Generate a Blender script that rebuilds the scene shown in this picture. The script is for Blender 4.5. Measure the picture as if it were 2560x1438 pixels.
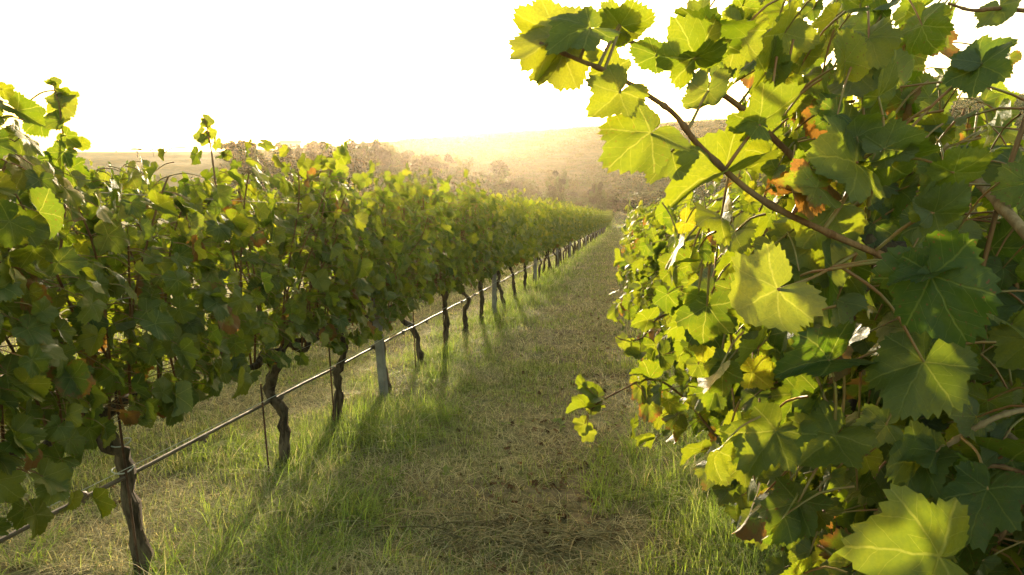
import bpy, math, random
import numpy as np
from mathutils import Vector, Matrix

for o in list(bpy.data.objects):
    bpy.data.objects.remove(o)
S = bpy.context.scene
R = math.radians

# ------------------------------------------------------------------ camera
FPX, W0, H0 = 1700.0, 2560.0, 1438.0
PITCH, YAW = 11.3, 9.5
CAM = np.array([0.0, 0.0, 1.6])
cam_d = bpy.data.cameras.new("camera")
cam_d.sensor_width = 36.0
cam_d.lens = 36.0 * FPX / W0
cam_d.clip_start, cam_d.clip_end = 0.02, 9000.0
cam = bpy.data.objects.new("camera", cam_d)
S.collection.objects.link(cam)
cam.location = CAM
cam.rotation_euler = (R(90 - PITCH), 0, R(YAW))
S.camera = cam

# ------------------------------------------------------------------ world, sun, exposure
SUN_EL, SUN_AZ = 7.5, -14.0           # azimuth from +Y, clockwise positive
sund = Vector((math.sin(R(SUN_AZ)) * math.cos(R(SUN_EL)), math.cos(R(SUN_AZ)) * math.cos(R(SUN_EL)), math.sin(R(SUN_EL))))
wd = bpy.data.worlds.new("World")
S.world = wd
wd.use_nodes = True
wn = wd.node_tree
sky = wn.nodes.new("ShaderNodeTexSky")
sky.sky_type = 'NISHITA'
sky.sun_disc = False
sky.sun_elevation = R(SUN_EL)
sky.sun_rotation = R(SUN_AZ)
sky.air_density, sky.dust_density, sky.ozone_density = 1.0, 2.0, 1.0
wb = wn.nodes.new("ShaderNodeMix"); wb.data_type = 'RGBA'; wb.blend_type = 'MULTIPLY'
wb.inputs[0].default_value = 1.0
wb.inputs[7].default_value = (1.14, 1.0, .66, 1)      # warm evening air
wn.links.new(sky.outputs[0], wb.inputs[6])
wn.links.new(wb.outputs[2], wn.nodes["Background"].inputs[0])
wn.nodes["Background"].inputs[1].default_value = 0.15
sl = bpy.data.lights.new("sun", 'SUN')
sl.energy, sl.angle, sl.color = 2.4, R(2.0), (1.0, 0.84, 0.60)
so = bpy.data.objects.new("sun", sl)
S.collection.objects.link(so)
so.rotation_euler = sund.to_track_quat('Z', 'Y').to_euler()
so.location = (-20, 80, 40)

S.view_settings.view_transform = 'Standard'
S.view_settings.look = 'None'
S.view_settings.exposure = 2.55
S.view_settings.gamma = 1.0
cy = S.cycles
cy.use_denoising = True
cy.max_bounces, cy.diffuse_bounces, cy.glossy_bounces = 8, 4, 2
cy.transmission_bounces, cy.volume_bounces, cy.transparent_max_bounces = 4, 0, 4
cy.sample_clamp_indirect = 6.0
HAZE_DENSITY, HAZE_G = 0.00022, 0.82

# ------------------------------------------------------------------ helpers
cp_, sp_ = math.cos(R(PITCH)), math.sin(R(PITCH))
cyw, syw = math.cos(R(YAW)), math.sin(R(YAW))
C_R = np.array([cyw, syw, 0.0])
C_F = np.array([-syw * cp_, cyw * cp_, -sp_])
C_U = np.array([-syw * sp_, cyw * sp_, cp_])


def at(px, py, d):
    return CAM + d * (C_F + C_R * ((px - W0 / 2) / FPX) - C_U * ((py - H0 / 2) / FPX))


def proj(p):
    v = np.asarray(p, float) - CAM
    d = v @ C_F
    return W0 / 2 + FPX * (v @ C_R) / d, H0 / 2 - FPX * (v @ C_U) / d, d


def az_of_px(px):                       # azimuth from +Y, clockwise, radians
    return math.atan((px - W0 / 2) / FPX / cp_ / 1.03) - R(YAW)


SLOPE = -0.0925
CREST = [(-700, 381), (300, 383), (620, 381), (800, 372), (1000, 356), (1300, 330), (1600, 316), (1900, 304), (2400, 275), (2560, 270), (3200, 262)]
CR_AZ = np.array([az_of_px(a) for a, b in CREST])
CR_EL = np.array([(380 - b) / FPX for a, b in CREST])


def sstep(a, b, v):
    t = np.clip((v - a) / (b - a), 0, 1)
    return t * t * (3 - 2 * t)


def ground_z(x, y):
    x = np.asarray(x, float)
    y = np.asarray(y, float)
    r = np.hypot(x, y)
    plane = np.clip(SLOPE * y, -7.6, 2.5)
    plane = np.where(y > 68, SLOPE * 68 + SLOPE * (y - 68) * np.clip(1 - (y - 68) / 60, 0, 1) * 0.9, plane)
    plane = np.maximum(plane, -7.4)
    az = np.arctan2(x, y)
    el = np.interp(az, CR_AZ, CR_EL)
    back = sstep(R(75), R(120), np.abs(az))
    top = 1.6 + 225 * el + np.clip(r - 225, 0, 400) * 0.004 * (el > 0.004)
    top = top * (1 - back) + 2.0 * back
    t = sstep(100, 235, r)
    return plane * (1 - t) + top * t


def gz(x, y):
    return float(ground_z(x, y))


def vnoise(x, y, seed=0):
    x = np.asarray(x, float); y = np.asarray(y, float)
    xi, yi = np.floor(x).astype(np.int64), np.floor(y).astype(np.int64)
    fx, fy = x - xi, y - yi
    fx, fy = fx * fx * (3 - 2 * fx), fy * fy * (3 - 2 * fy)

    def h(a, b):
        n = (a * 374761393 + b * 668265263 + seed * 1442695041) & 0xffffffff
        n = ((n ^ (n >> 13)) * 1274126177) & 0xffffffff
        return ((n ^ (n >> 16)) & 0xffff) / 65535.0
    return (h(xi, yi) * (1 - fx) + h(xi + 1, yi) * fx) * (1 - fy) + (h(xi, yi + 1) * (1 - fx) + h(xi + 1, yi + 1) * fx) * fy


class Acc:
    """collects verts/faces of ONE mesh"""
    def __init__(s):
        s.v, s.uv, s.t, s.f, s.m, s.n = [], [], [], [], [], 0

    def add(s, v, faces, uv=None, tint=(0, 0, 0.5), mat=0):
        v = np.asarray(v, float)
        s.v.append(v)
        s.uv.append(np.full((len(v), 2), 0.5) if uv is None else uv)
        t = np.asarray(tint, float)
        s.t.append(np.tile(t, (len(v), 1)) if t.ndim == 1 else t)
        for fa in (faces if isinstance(faces, list) else [faces]):
            fa = np.asarray(fa, np.int64)
            s.f.append(fa + s.n)
            s.m.append(np.full(len(fa), mat, np.int32))
        s.n += len(v)

    def mesh(s, name, mats, origin=(0, 0, 0), smooth=True):
        me = bpy.data.meshes.new(name)
        v = np.concatenate(s.v) - np.asarray(origin)
        uv = np.concatenate(s.uv); t = np.concatenate(s.t)
        loops = np.concatenate([f.ravel() for f in s.f])
        tot = np.concatenate([np.full(len(f), f.shape[1], np.int32) for f in s.f])
        st = np.concatenate([[0], np.cumsum(tot)[:-1]]).astype(np.int32)
        me.vertices.add(len(v)); me.vertices.foreach_set("co", v.astype(np.float32).ravel())
        me.loops.add(len(loops)); me.loops.foreach_set("vertex_index", loops.astype(np.int32))
        me.polygons.add(len(tot)); me.polygons.foreach_set("loop_start", st); me.polygons.foreach_set("loop_total", tot)
        me.polygons.foreach_set("material_index", np.concatenate(s.m))
        me.polygons.foreach_set("use_smooth", np.full(len(tot), smooth))
        u = me.uv_layers.new(name="UVMap")
        u.data.foreach_set("uv", uv[loops].astype(np.float32).ravel())
        ca = me.color_attributes.new("tint", 'FLOAT_COLOR', 'POINT')
        ca.data.foreach_set("color", np.concatenate([t, np.ones((len(t), 1))], 1).astype(np.float32).ravel())
        for m in (mats if isinstance(mats, (list, tuple)) else [mats]):
            me.materials.append(m)
        me.update(calc_edges=True)
        me.validate()
        return me

    def obj(s, name, mats, parent=None, origin=(0, 0, 0), smooth=True):
        return link(name, s.mesh(name, mats, origin, smooth), parent)


def link(name, data, parent=None, loc=None):
    o = bpy.data.objects.new(name, data)
    S.collection.objects.link(o)
    if parent is not None:
        o.parent = parent
    if loc is not None:
        o.location = loc
    return o


def tag(o, label=None, cat=None, group=None, kind=None):
    if label: o["label"] = label
    if cat: o["category"] = cat
    if group: o["group"] = group
    if kind: o["kind"] = kind
    return o


def empty(name, loc):
    o = link(name, None, None, loc)
    o.empty_display_size = 0.1
    return o


def nrm(v):
    v = np.asarray(v, float)
    return v / (np.linalg.norm(v) + 1e-9)


def smooth_path(pts, n):
    pts = np.asarray(pts, float)
    k = len(pts)
    if k < 3:
        t = np.linspace(0, 1, n)[:, None]
        return pts[0] * (1 - t) + pts[-1] * t
    ext = np.vstack([2 * pts[0] - pts[1], pts, 2 * pts[-1] - pts[-2]])
    out = []
    for u in np.linspace(0, k - 1, n):
        i = min(int(u), k - 2); f = u - i
        p0, p1, p2, p3 = ext[i], ext[i + 1], ext[i + 2], ext[i + 3]
        out.append(0.5 * (2 * p1 + (p2 - p0) * f + (2 * p0 - 5 * p1 + 4 * p2 - p3) * f * f + (3 * p1 - p0 - 3 * p2 + p3) * f ** 3))
    return np.array(out)


def tube(acc, pts, rad, seg=6, rough=0.0, rng=None, mat=0, tint=(0, 0, 0.5), cap=True):
    pts = np.asarray(pts, float)
    n = len(pts)
    rad = np.broadcast_to(np.asarray(rad, float), (n,)) if np.ndim(rad) else np.full(n, rad)
    tan = np.gradient(pts, axis=0)
    tan /= np.linalg.norm(tan, axis=1)[:, None] + 1e-9
    up = np.array([0, 0, 1.0]) if abs(tan[0][2]) < 0.9 else np.array([1.0, 0, 0])
    a = nrm(np.cross(tan[0], up))
    vs = []
    ph = np.linspace(0, 2 * math.pi, seg, endpoint=False)
    lobes = rng.random(3) * 6 if rng is not None else np.zeros(3)
    for i in range(n):
        a = nrm(a - tan[i] * (a @ tan[i]))
        b = np.cross(tan[i], a)
        rr = np.full(seg, rad[i])
        if rough and rng is not None:
            rr = rr * (1 + rough * (rng.random(seg) - .5) + rough * .6 * np.sin(3 * ph + lobes[0] + i * .35) + rough * .5 * np.sin(5 * ph + lobes[1] - i * .5))
        vs.append(pts[i] + np.outer(np.cos(ph) * rr, a) + np.outer(np.sin(ph) * rr, b))
    v = np.concatenate(vs)
    i = np.arange(n - 1)[:, None] * seg
    j = np.arange(seg)[None, :]
    f = np.stack([i + j, i + (j + 1) % seg, i + seg + (j + 1) % seg, i + seg + j], -1).reshape(-1, 4)
    uv = np.stack([np.tile(np.arange(seg) / seg, n), np.repeat(np.linspace(0, 1, n), seg)], 1)
    if cap:
        v = np.vstack([v, pts[:1] - tan[:1] * rad[0] * .3, pts[-1:] + tan[-1:] * rad[-1] * .6])
        uv = np.vstack([uv, [[.5, 0], [.5, 1]]])
        jj = np.arange(seg)
        c0 = np.stack([(jj + 1) % seg, jj, np.full(seg, n * seg)], 1)
        c1 = np.stack([(n - 1) * seg + jj, (n - 1) * seg + (jj + 1) % seg, np.full(seg, n * seg + 1)], 1)
        acc.add(v, [f, np.vstack([c0, c1])], uv, tint, mat)
    else:
        acc.add(v, f, uv, tint, mat)


# ------------------------------------------------------------------ materials
class NT:
    def __init__(s, name):
        s.m = bpy.data.materials.new(name); s.m.use_nodes = True
        s.t = s.m.node_tree; s.t.nodes.clear()
        s.out = s.n("ShaderNodeOutputMaterial")

    def n(s, typ, **kw):
        nd = s.t.nodes.new(typ)
        for k, v in kw.items():
            setattr(nd, k, v)
        return nd

    def l(s, a, b):
        s.t.links.new(a, b)

    def setin(s, inp, v):
        if isinstance(v, bpy.types.NodeSocket):
            s.l(v, inp)
        else:
            inp.default_value = v

    def math(s, op, a, b=None, c=None, clamp=False):
        nd = s.n("ShaderNodeMath", operation=op, use_clamp=clamp)
        s.setin(nd.inputs[0], a)
        if b is not None: s.setin(nd.inputs[1], b)
        if c is not None: s.setin(nd.inputs[2], c)
        return nd.outputs[0]

    def ss(s, v, a, b, lo=0.0, hi=1.0):
        nd = s.n("ShaderNodeMapRange", interpolation_type='SMOOTHSTEP')
        s.setin(nd.inputs[0], v)
        nd.inputs[1].default_value, nd.inputs[2].default_value = a, b
        nd.inputs[3].default_value, nd.inputs[4].default_value = lo, hi
        return nd.outputs[0]

    def mix(s, f, a, b):
        nd = s.n("ShaderNodeMix", data_type='RGBA')
        s.setin(nd.inputs[0], f)
        s.setin(nd.inputs[6], a if isinstance(a, bpy.types.NodeSocket) else (*a, 1))
        s.setin(nd.inputs[7], b if isinstance(b, bpy.types.NodeSocket) else (*b, 1))
        return nd.outputs[2]

    def noise(s, vec, scale, detail=3.0, rough=.55):
        nd = s.n("ShaderNodeTexNoise")
        if vec is not None: s.l(vec, nd.inputs["Vector"])
        nd.inputs["Scale"].default_value = scale
        nd.inputs["Detail"].default_value = detail
        nd.inputs["Roughness"].default_value = rough
        return nd.outputs[0]

    def tint(s):
        a = s.n("ShaderNodeAttribute", attribute_name="tint")
        sp = s.n("ShaderNodeSeparateColor")
        s.l(a.outputs["Color"], sp.inputs[0])
        return sp.outputs

    def pos(s):
        return s.n("ShaderNodeNewGeometry").outputs["Position"]

    def bump(s, h, strength, dist):
        b = s.n("ShaderNodeBump")
        b.inputs["Strength"].default_value = strength
        b.inputs["Distance"].default_value = dist
        s.l(h, b.inputs["Height"])
        return b.outputs[0]

    def bsdf(s, color, rough=.6, spec=.4, normal=None):
        p = s.n("ShaderNodeBsdfPrincipled")
        s.setin(p.inputs["Base Color"], color if isinstance(color, bpy.types.NodeSocket) else (*color, 1))
        s.setin(p.inputs["Roughness"], rough)
        p.inputs["Specular IOR Level"].default_value = spec
        if normal is not None: s.l(normal, p.inputs["Normal"])
        return p.outputs[0]

    def thin(s, refl, trans, fac, rough=.5, spec=.5, normal=None):
        tr = s.n("ShaderNodeBsdfTranslucent")
        s.setin(tr.inputs[0], trans if isinstance(trans, bpy.types.NodeSocket) else (*trans, 1))
        mx = s.n("ShaderNodeMixShader")
        mx.inputs[0].default_value = fac
        s.l(s.bsdf(refl, rough, spec, normal), mx.inputs[1]); s.l(tr.outputs[0], mx.inputs[2])
        return mx.outputs[0]

    def done(s, sh):
        s.l(sh, s.out.inputs[0])
        return s.m


def mat_leaf(name="vine_leaf", veins=True):
    k = NT(name)
    t = k.tint()
    yel, dead, rnd = t[0], t[1], t[2]
    uvn = k.n("ShaderNodeUVMap").outputs[0]
    sp = k.n("ShaderNodeSeparateXYZ"); k.l(uvn, sp.inputs[0])
    x = k.math('MULTIPLY', k.math('SUBTRACT', sp.outputs[0], .5), 2.5)
    y = k.math('MULTIPLY', k.math('SUBTRACT', sp.outputs[1], .5), 2.5)
    if veins:
        w1 = k.noise(uvn, 9.0, 2); w2 = k.noise(uvn, 7.3, 2)
        x = k.math('ADD', x, k.math('MULTIPLY', k.math('SUBTRACT', w1, .5), .09))
        y = k.math('ADD', y, k.math('MULTIPLY', k.math('SUBTRACT', w2, .5), .09))
    r = k.math('SQRT', k.math('ADD', k.math('MULTIPLY', x, x), k.math('MULTIPLY', y, y)))
    # offset the mottling so that each leaf gets its own
    cmb = k.n("ShaderNodeCombineXYZ"); k.l(x, cmb.inputs[0]); k.l(y, cmb.inputs[1]); k.l(k.math('MULTIPLY', rnd, 57.0), cmb.inputs[2])
    blot = k.noise(cmb.outputs[0], 2.2, 3)
    fine = k.noise(cmb.outputs[0], 9.0, 2)
    green = k.mix(rnd, (.026, .052, .013), (.056, .090, .021))
    green = k.mix(k.math('MULTIPLY', yel, .9), green, (.24, .23, .03))
    green = k.mix(k.ss(blot, .35, .75, 0, .45), green, (.085, .115, .022))
    trans = k.mix(rnd, (.085, .15, .004), (.165, .235, .006))
    trans = k.mix(k.math('MULTIPLY', yel, .9), trans, (.42, .385, .012))
    trans = k.mix(k.ss(blot, .4, .8, 0, .4), trans, (.30, .30, .008))
    nrmout = None
    if veins:
        a = k.math('ABSOLUTE', k.math('ARCTAN2', x, y))
        mn = None
        for ai in (0.0, .90, 1.92):
            d = k.math('ABSOLUTE', k.math('SUBTRACT', a, ai))
            mn = d if mn is None else k.math('MINIMUM', mn, d)
        mn = k.math('MINIMUM', mn, 1.5)
        perp = k.math('MULTIPLY', r, k.math('SINE', mn))
        along = k.math('MULTIPLY', r, k.math('COSINE', mn))
        main = k.ss(perp, .004, .022, 1, 0)
        saw = k.math('FRACT', k.math('SUBTRACT', k.math('MULTIPLY', along, 4.6), k.math('MULTIPLY', perp, 4.0)))
        tri = k.math('MULTIPLY', k.math('ABSOLUTE', k.math('SUBTRACT', saw, .5)), 2.0)
        sec = k.ss(tri, .92, .99, 0, .55)
        vein = k.math('MAXIMUM', main, sec)
        green = k.mix(k.math('MULTIPLY', vein, .45), green, (.16, .20, .05))
        trans = k.mix(k.math('MULTIPLY', vein, .32), trans, (.62, .60, .12))
        net = k.noise(cmb.outputs[0], 22.0, 2)
        hgt = k.math('ADD', k.math('MULTIPLY', vein, -.6), k.math('ADD', k.math('MULTIPLY', fine, .5), k.math('MULTIPLY', net, .35)))
        trans = k.mix(k.ss(net, .35, .7, 0, .3), trans, (.075, .12, .004))
        green = k.mix(k.ss(net, .6, .75, 0, .35), green, (.10, .11, .03))
        nrmout = k.bump(hgt, .55, .004)
    # autumn: rims and blotches turn orange, then brown
    edge = k.math('ADD', k.math('MULTIPLY', r, .55), k.math('MULTIPLY', blot, .9))
    thr = k.math('SUBTRACT', 1.5, k.math('MULTIPLY', dead, 1.2))
    dm = k.math('MULTIPLY', k.math('SUBTRACT', edge, thr), 7.0, clamp=True)
    brown = k.mix(fine, (.19, .095, .022), (.10, .055, .026))
    green = k.mix(dm, green, brown)
    trans = k.mix(dm, trans, (.26, .125, .018))
    spots = k.math('MULTIPLY', k.ss(k.noise(cmb.outputs[0], 13.0, 1), .66, .72), k.ss(dead, .12, .3))
    green = k.mix(spots, green, brown); trans = k.mix(spots, trans, (.18, .08, .015))
    # paler, greyer underside
    bf = k.n("ShaderNodeNewGeometry").outputs["Backfacing"]
    refl = k.mix(k.math('MULTIPLY', bf, .5), green, (.105, .13, .075))
    return k.done(k.thin(refl, trans, .52, k.ss(fine, .2, .8, .46, .66), .38, nrmout))


def mat_bark(name, c1, c2, scale=30, stretch=.18, bump=.9):
    k = NT(name)
    tc = k.n("ShaderNodeTexCoord").outputs["Object"]
    mp = k.n("ShaderNodeMapping"); mp.inputs["Scale"].default_value = (1, 1, stretch); k.l(tc, mp.inputs[0])
    n1 = k.noise(mp.outputs[0], scale, 5, .65)
    n2 = k.noise(tc, 6, 3)
    c = k.mix(k.ss(n1, .35, .65), c1, c2)
    c = k.mix(k.ss(n2, .5, .75, 0, .5), c, (.10, .095, .06))
    return k.done(k.bsdf(c, .9, .2, k.bump(n1, bump, .01)))


def mat_plain(name, c1, c2, scale=8, rough=.6, spec=.4, bump=.2, metal=0):
    k = NT(name)
    tc = k.n("ShaderNodeTexCoord").outputs["Object"]
    n1 = k.noise(tc, scale, 4)
    n2 = k.noise(tc, scale * 6, 3)
    c = k.mix(k.ss(n1, .35, .65), c1, c2)
    sh = k.bsdf(c, k.ss(n2, .3, .7, rough - .1, rough + .1), spec, k.bump(n2, bump, .003))
    sh.node.inputs["Metallic"].default_value = metal
    return k.done(sh)


def mat_blade(name, cols, trs, fac=.45, rough=.5):
    """tint R picks along cols (dry .. lush); tint B varies brightness"""
    k = NT(name)
    t = k.tint()
    c = k.mix(t[0], cols[0], cols[1]); tr = k.mix(t[0], trs[0], trs[1])
    v = k.ss(t[2], 0, 1, .45, 1.5)
    for_c = []
    for q in (c, tr):
        nd = k.n("ShaderNodeVectorMath", operation='SCALE'); k.l(q, nd.inputs[0]); k.l(v, nd.inputs[3]); for_c.append(nd.outputs[0])
    return k.done(k.thin(for_c[0], for_c[1], fac, rough, .12))


def mat_ground():
    k = NT("ground_soil")
    p = k.pos()
    n1 = k.noise(p, 1.3, 5, .6); n2 = k.noise(p, 14, 5, .65); n3 = k.noise(p, .09, 4)
    t = k.tint()
    soil = k.mix(k.ss(n2, .3, .7), (.075, .056, .034), (.20, .155, .095))
    turf = k.mix(k.ss(n2, .35, .65), (.080, .088, .032), (.23, .205, .095))
    c = k.mix(k.ss(n1, .35, .6), soil, turf)
    far = k.mix(k.ss(n3, .35, .65), (.065, .075, .024), (.115, .11, .04))
    c = k.mix(t[0], c, far)
    hill = k.mix(k.ss(k.noise(p, .5, 5, .7), .35, .65), (.050, .058, .020), (.095, .088, .034))
    c = k.mix(t[1], c, hill)
    return k.done(k.bsdf(c, .95, .15, k.bump(n2, .8, .03)))


M_LEAF = mat_leaf()
M_LEAF_FAR = mat_leaf("vine_leaf_plain", veins=False)
M_BARK = mat_bark("vine_bark", (.028, .019, .012), (.105, .080, .055), 34, .14, 1.0)
M_CANE = mat_bark("vine_cane", (.115, .055, .025), (.20, .115, .055), 60, .1, .3)
M_CANEPALE = mat_bark("vine_cane_pale", (.19, .125, .065), (.30, .21, .12), 60, .1, .3)
M_PETIOLE = mat_plain("petiole", (.20, .085, .03), (.17, .14, .04), 20, .5)
M_TREEBARK = mat_bark("tree_bark", (.06, .045, .03), (.14, .11, .08), 6, .3)
M_POST = mat_plain("post_concrete", (.135, .13, .125), (.20, .195, .185), 9, .8, .25, .5)
M_HOSE = mat_plain("hose_plastic", (.06, .045, .034), (.115, .088, .066), 5, .6, .5, .15)
M_WIRE = mat_plain("wire_steel", (.18, .17, .15), (.30, .28, .25), 12, .45, .5, .1, .6)
M_STAKE = mat_plain("stake_rust", (.045, .025, .016), (.10, .05, .03), 18, .8, .3, .4)
M_TIE = mat_plain("tie_twine", (.35, .38, .36), (.5, .5, .46), 20, .7)
M_GRASS = mat_blade("grass_blade", ((.53, .46, .28), (.145, .20, .045)), ((.42, .32, .14), (.26, .37, .03)), .44, .75)
M_STRAW = mat_blade("straw_blade", ((.38, .30, .16), (.22, .17, .08)), ((.25, .18, .07), (.15, .12, .05)), .25, .75)
M_LITTER = mat_blade("leaf_litter", ((.15, .085, .045), (.09, .05, .028)), ((.12, .05, .02), (.06, .03, .015)), .2, .8)
M_SHRUB = mat_blade("shrub_leaf", ((.082, .080, .030), (.040, .066, .018)), ((.10, .09, .025), (.07, .12, .016)), .22, .8)
M_TREELEAF = mat_blade("tree_leaf", ((.062, .066, .026), (.030, .055, .014)), ((.085, .085, .022), (.06, .10, .014)), .3)
M_GROUND = mat_ground()

# ------------------------------------------------------------------ leaf templates
LEAF_CTRL_A = np.array([0, 14, 29, 42, 53, 68, 84, 98, 112, 132, 155, 171, 180.])
LEAF_CTRL_R = np.array([1.0, .95, .80, .84, .92, .82, .66, .72, .78, .72, .60, .44, .08])


def leaf_template(lod, seed):
    g = np.random.default_rng(seed)
    teeth = {0: 34, 1: 13, 2: 5}[lod]
    n = 2 * teeth + 1
    sin_d = g.uniform(.7, 1.45)
    rad = 1 - (1 - LEAF_CTRL_R) * sin_d * np.where(LEAF_CTRL_A < 175, 1, 1)
    rad = np.clip(rad * (1 + g.normal(0, .03, len(rad))), .05, 1.05)
    radL = np.clip(rad * (1 + g.normal(0, .05, len(rad))), .05, 1.05)
    th = np.radians(np.linspace(-175, 175, n))
    deg = np.degrees(np.abs(th))
    # smooth the control curve with a fine cosine interpolation
    fa = np.linspace(0, 180, 361)
    ker = np.hanning(15); ker /= ker.sum()

    def curve(rr):
        c = np.interp(fa, LEAF_CTRL_A, rr)
        c2 = np.convolve(np.pad(c, 7, mode='reflect'), ker, 'valid')
        return c2
    cR, cL = curve(rad), curve(radL)
    r = np.where(th >= 0, np.interp(deg, fa, cR), np.interp(deg, fa, cL))
    amp = {0: .05, 1: .05, 2: .0}[lod]
    odd = np.arange(n) % 2
    r2 = r * (1 + np.where(odd, amp, -amp * .8) * (1 + .5 * g.normal(0, 1, n).clip(-1, 1)))
    th2 = th - np.sign(th) * odd * .018
    out = np.stack([r2 * np.sin(th2), r2 * np.cos(th2)], 1)
    pts = [np.zeros((1, 2))]
    faces = []
    if lod == 0:
        idx = np.arange(0, n, 2)
        m = len(idx)
        fr = (.26, .50, .76)
        pts += [np.stack([q * r[idx] * np.sin(th[idx]), q * r[idx] * np.cos(th[idx])], 1) for q in fr] + [out]
        A = [1 + q * m for q in range(4)]
        for i in range(m - 1):
            faces.append((0, A[0] + i + 1, A[0] + i))
            for q in range(2):
                u, v_ = A[q] + i, A[q + 1] + i
                faces += [(u, u + 1, v_), (u + 1, v_ + 1, v_)]
            b, o = A[2] + i, A[3] + 2 * i
            faces += [(b, o + 1, o), (b, b + 1, o + 1), (b + 1, o + 2, o + 1)]
    else:
        pts += [out]
        faces = [(0, 1 + i + 1, 1 + i) for i in range(n - 1)]
    p = np.concatenate(pts)
    rr = np.hypot(p[:, 0], p[:, 1]); tt = np.arctan2(p[:, 0], p[:, 1])
    X, Yv = p[:, 0], p[:, 1]
    k3 = g.uniform(.02, .09)
    z = k3 * rr * np.sin(4 * tt + g.uniform(0, 6)) + .05 * rr ** 2 * np.sin(9 * tt + g.uniform(0, 6))
    z += g.uniform(.02, .07) * np.sin(4.1 * X + g.uniform(0, 6)) * np.sin(4.4 * Yv + g.uniform(0, 6))
    z += .035 * np.abs(np.sin(4.6 * np.hypot(X, Yv) + 2 * np.abs(tt))) * (rr > .1)        # puckered between the veins
    z -= g.uniform(-.1, .45) * np.clip(rr - .55, 0, 1) ** 2 * 1.6                          # rims rolled down or up
    fold = g.uniform(-.12, .75) if g.random() < .8 else g.uniform(.7, 1.1)
    fl = fold * (1 + .5 * g.normal() * np.sign(X) * .5)
    X2, z = X * np.cos(fl), z + np.abs(X) * np.sin(fl)
    kap = g.uniform(-.2, 1.3)
    kap = kap if abs(kap) > .05 else .05
    bz = z
    Y2 = np.sin(kap * Yv) / kap + bz * np.sin(kap * Yv)
    z2 = -(1 - np.cos(kap * Yv)) / kap + bz * np.cos(kap * Yv)
    z = z2
    uv0 = p * .4 + .5
    p = np.stack([X2, Y2], 1)
    v = np.column_stack([p, z])
    return v, np.array(faces), uv0


TPL = {l: [leaf_template(l, 100 * l + i) for i in range(24 if l == 0 else 10)] for l in (0, 1, 2)}


def put_leaf(acc, P, tip, nor, s, lod, rng, tint, tpl=None, petiole=None, wfac=1.0):
    v, f, uv = TPL[lod][(rng.integers(len(TPL[lod])) if tpl is None else tpl % len(TPL[lod]))]
    t = nrm(tip)
    n = nor - t * (nor @ t)
    n = nrm(n)
    x = np.cross(t, n)
    w = P + s * (wfac * np.outer(v[:, 0], x) + np.outer(v[:, 1], t) + np.outer(v[:, 2], n))
    acc.add(w, f, uv, tint, 0)
    if petiole is not None:
        A = np.asarray(petiole)
        mid = (A + P) / 2 + np.array([0, 0, .12 * np.linalg.norm(A - P)])
        tube(acc, smooth_path([A, mid, P], 5), np.linspace(.0021, .0016, 5), 4, mat=1, cap=False)


def leaf_tint(g, yel=.12, dead=.05):
    y = min(1, max(0, g.beta(1.2, 6) * yel * 8))
    d = g.uniform(.35, .9) if g.random() < dead else g.uniform(0, .3)
    return (y, d, g.random())


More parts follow.
